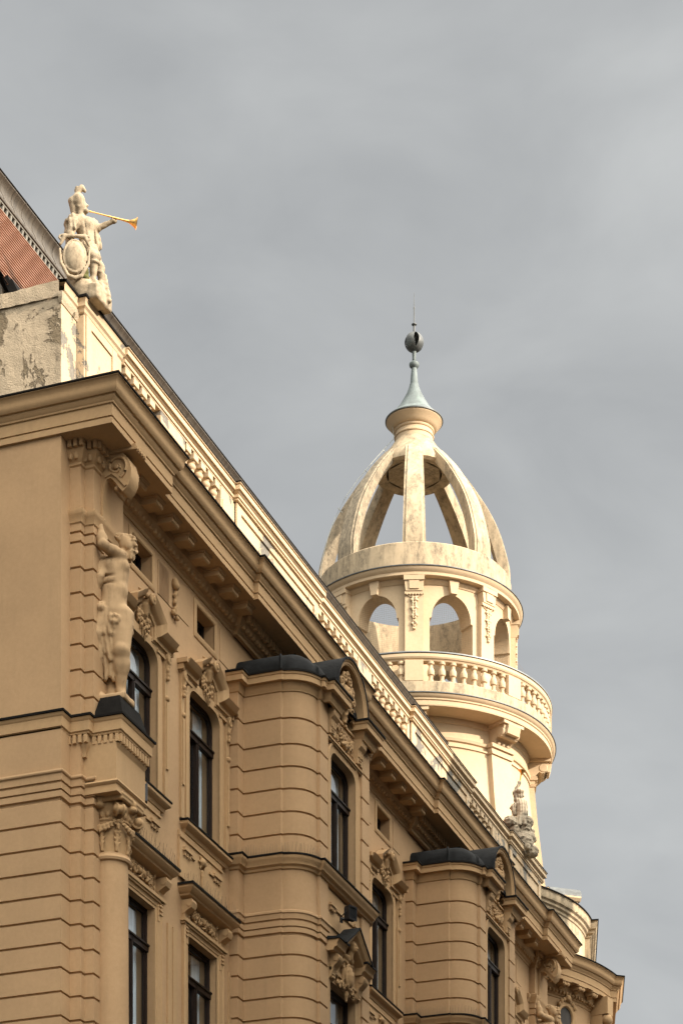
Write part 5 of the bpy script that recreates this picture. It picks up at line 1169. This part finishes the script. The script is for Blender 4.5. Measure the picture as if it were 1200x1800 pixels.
# -- distant trumpeter in front of the tower
Fj=dict(bell=(0.061,0.023,2.009),t0=(0.033,0.012,1.742),hand=(0.005,0.002,1.702),elb=(-0.115,-0.043,1.445),sho=(-0.060,-0.022,1.247),head=(0.005,0.002,1.386),chest=(0.042,0.016,1.128),waist=(0.070,0.026,0.851),wing=(-0.143,-0.053,1.049),wing2=(-0.115,-0.043,0.891),hip=(0.052,0.019,0.673),r1=(-0.198,-0.180,0.634),r2=(-0.087,-0.139,0.417),r3=(0.144,0.054,0.495),r4=(0.219,0.081,0.257),r5=(0.061,-0.084,0.199),r6=(0.135,-0.056,-0.018),r7=(0.293,0.109,-0.099),r8=(0.181,0.067,0.673))
for k in Fj: Fj[k] = V(Fj[k])
far = thing('trumpeter_statue', 'small blackened stone figure raising a trumpet overhead on rocks in front of the tower', 'statue', (.15, 26.1, 26.75))
def far_body():
    h = Fj; f = [cone(h['hip'], h['waist'], .17, .14), cone(h['waist'], h['chest'], .14, .15), cone(h['chest'], h['head'] + (0, 0, -.13), .13, .06), ell(h['head'], (.10, .10, .125)), cone(h['head'] + .07 * rdir, h['head'] + .11 * rdir + (0, 0, -.03), .03, .025), ell(h['head'] + .04 * fdir + (0, 0, .075), (.11, .11, .07)),
        cone(h['sho'], h['elb'], .065, .055), cone(h['elb'], h['hand'], .055, .04), ell(h['hand'], [.05] * 3), cone(h['chest'], h['sho'], .11, .08), cone(h['wing'] + (.05, 0, .05), h['wing'], .08, .09), cone(h['wing'], h['wing2'], .085, .07),
        cone(h['chest'] + (.09, .03, .05), h['waist'] + (.1, .0, .05), .06, .05)]
    for k in range(4):
        b = h['hand'] + V((-.02 + .014 * k, -.03, .0)); f.append(cone(b, b + (0.01, .05, .03), .013))
    rs = random.Random(6); rk = [ell(h[k], [rs.uniform(.13, .2) for _ in range(3)]) for k in ('r1', 'r2', 'r3', 'r4', 'r5', 'r6', 'r7', 'r8')] + [ell((.08, .0, .1), (.3, .25, .35)), cone(h['r1'], h['r1'] + (0, 0, .12), .09, .06)]
    for _ in range(26):
        k = rs.choice(['r1', 'r2', 'r3', 'r4', 'r5', 'r6', 'r7', 'r8']); rk.append(ell(h[k] + V([rs.uniform(-.16, .16) for _ in range(3)]), [rs.uniform(.04, .09)] * 3))
    for k in range(8):
        a = k * pi / 4; c = h['hip'] + V((.13 * cos(a), .13 * sin(a), .08)); f.append(cone(c, c + V((.07 * cos(a), .07 * sin(a), -.2)), .05, .055))
    return wob(union([folds(union(f, .014), .008), wob(union(rk, .010), .014, 40, 9)], .012), .005, 45, 4)
part('body', nets(far_body(), (-.5, -.5, -.25), (.6, .42, 1.80), .0195), 'statue_far', far, ang=70)
tpf = MB(); ax = Fj['bell'] - Fj['hand']; La = np.linalg.norm(ax); ax = ax / La; u_ = np.cross(ax, (1, 0, 0)); u_ /= np.linalg.norm(u_); w_ = np.cross(u_, ax)
tpf.lathe([(0, -.1), (.018, -.1), (.02, La - .12), (.035, La - .05), (.10, La), (.105, La + .005), (.03, La - .04), (0, La - .08)], (0, 0), 20, fn=lambda x, y, z: tuple(Fj['hand'] + ax * z + u_ * x + w_ * y))
part('trumpet', tpf, 'gold', far, ang=50)

# ================================================================ small fittings
def floodlight(name, label, p, s, yaw):
    t = thing(name, label, 'floodlight', p); t.rotation_euler = (0, 0, yaw)
    b = MB().box(-.09 * s, .09 * s, -.17 * s, .17 * s, -.20 * s, .20 * s)
    for k in range(7): b.box(-.13 * s, -.09 * s, -.15 * s + k * .045 * s, -.13 * s + k * .045 * s, -.18 * s, .18 * s)
    b.box(.09 * s, .115 * s, -.19 * s, .19 * s, .17 * s, .22 * s); b.box(.09 * s, .115 * s, -.19 * s, .19 * s, -.22 * s, -.17 * s); b.box(.09 * s, .115 * s, -.19 * s, -.16 * s, -.17 * s, .17 * s); b.box(.09 * s, .115 * s, .16 * s, .19 * s, -.17 * s, .17 * s)
    part('housing', b, 'lamp_black', t)
    part('lens', MB().box(.085 * s, .095 * s, -.16 * s, .16 * s, -.17 * s, .17 * s), 'glass', t)
    k = MB().tube([(0, -.2 * s, .05 * s), (-.05 * s, -.22 * s, -.02), (-.24 * s, -.2 * s, -.12 * s), (-.24 * s, .2 * s, -.12 * s), (-.05 * s, .22 * s, -.02), (0, .2 * s, .05 * s)], .018 * s, 6)
    k.tube([(-.24 * s, 0, -.12 * s), (-.36 * s, 0, -.12 * s)], .025 * s, 6); k.box(-.38 * s, -.35 * s, -.06 * s, .06 * s, -.2 * s, -.04 * s)
    part('mounting_bracket', k, 'lamp_black', t); return t
floodlight('floodlight', 'black box floodlight mounted under the near bay ledge above its gabled pediment', (1.95, 8.45, 18.93), .62, radians(-20))
floodlight('floodlight', 'small black floodlight tucked under the first window sill right of the column capital', (.60, 1.86, 18.93), .72, radians(30))

# ================================================================ ground and the houses opposite (they shade the street)
def struct(name, mb, m):
    o = part(name, mb, m); o['kind'] = 'structure'; return o
g = 1500
struct('ground', MB().add([(-g, -g, -.012), (g, -g, -.012), (g, g, -.012), (-g, g, -.012)], [(0, 1, 2, 3)]), 'paving')
struct('road', MB().box(4.5, 10.0, -90, 120, -.2, -.004), 'asphalt')
struct('pavement', MB().box(.6, 4.3, -60, 110, -.2, .13), 'paving')
kb = MB().box(4.3, 4.5, -60, 110, -.2, .14); struct('kerb', kb, 'paving')
struct('far_pavement', MB().box(10.2, 15.7, -60, 110, -.2, .13), 'paving')
def house(label, y0, y1, h, colm, loc=None, rz=0):
    t = thing('opposite_house', label, 'building', loc or (15.8, (y0 + y1) / 2, 0), 'houses across the street'); t.rotation_euler = (0, 0, rz)
    X0 = 20.5; hs = []; ny = max(2, int((y1 - y0) / 3.2)); nz = int((h - 2.5) / 4.3); ow_ = (y1 - y0) / 2; yc = (y0 + y1) / 2
    for j in range(nz):
        for i in range(ny):
            c = -ow_ + (i + .5) * (y1 - y0) / ny; hs.append((c - .65, c + .65, 1.2 + j * 4.3, 3.7 + j * 4.3, None))
    fn = lambda u, v, w: (-w, u, v)
    m = MB(); wall_panel(m, fn, -ow_, ow_, 0, h - 1.2, hs, 0, .3)
    m.box(.35, 12, -ow_, -ow_ + .3, 0, h - 1.2); m.box(.35, 12, ow_ - .3, ow_, 0, h - 1.2); m.box(11.7, 12, -ow_, ow_, 0, h - 1.2)
    m.add([(0, -ow_, 0), (.4, -ow_, 0), (.4, -ow_, h - 1.2), (0, -ow_, h - 1.2)], [(0, 1, 2, 3)]); m.add([(0, ow_, 0), (.4, ow_, 0), (.4, ow_, h - 1.2), (0, ow_, h - 1.2)], [(0, 1, 2, 3)])
    part('wall', m, colm, t)
    part('cornice', MB().prism([(0, h - 1.2), (-.25, h - 1.1), (-.6, h - .8), (-.7, h - .75), (-.7, h - .5), (.5, h - .5), (.5, h - 1.2)], -ow_, ow_, XZ), colm, t)
    part('roof', MB().prism([(-.5, h - .5), (1.2, h), (8, h + .1), (12, h - .5)], -ow_, ow_, XZ), 'tile', t)
    w0 = None
    for hh in hs:
        c = (hh[0] + hh[1]) / 2
        if w0 is None:
            f = MB(); f.sweep([(-.65, 0), (-.65, 2.5), (.65, 2.5), (.65, 0)], [(0, .18), (0, .24), (.09, .24), (.09, .18)], fn=lambda u, v, w: (w, u, v), closed=True, closeprof=True); f.box(.18, .26, -.04, .04, 0, 2.5); f.box(.18, .26, -.65, .65, 1.6, 1.7)
            w0 = part('window', f, 'frame', t); w0.location = (0, c, hh[2])
            part('pane', MB().add([(.22, -.6, .02), (.22, .6, .02), (.22, .6, 2.48), (.22, -.6, 2.48)], [(0, 1, 2, 3)]), 'glass', w0); part('room', MB().add([(.7, -.8, -.1), (.7, .8, -.1), (.7, .8, 2.6), (.7, -.8, 2.6)], [(0, 1, 2, 3)]), 'room', w0)
        else:
            o = dup(w0, t); o.location = (0, c, hh[2])
    return t
house('pale rendered house across the street, lower roof, facing the corner palace', -6.5, 17.7, 32.1, 'far_wall')
house('taller pale rendered house across the street next to the side street', 17.75, 28.6, 34.8, 'far_wall')
house('lower rendered house across the side street in front of the plain end wall', -12.0, 12.0, 30.0, 'far_wall', (-12.6, -12.5, 0), -pi / 2)  # added out of view to block skylight from the lower end wall
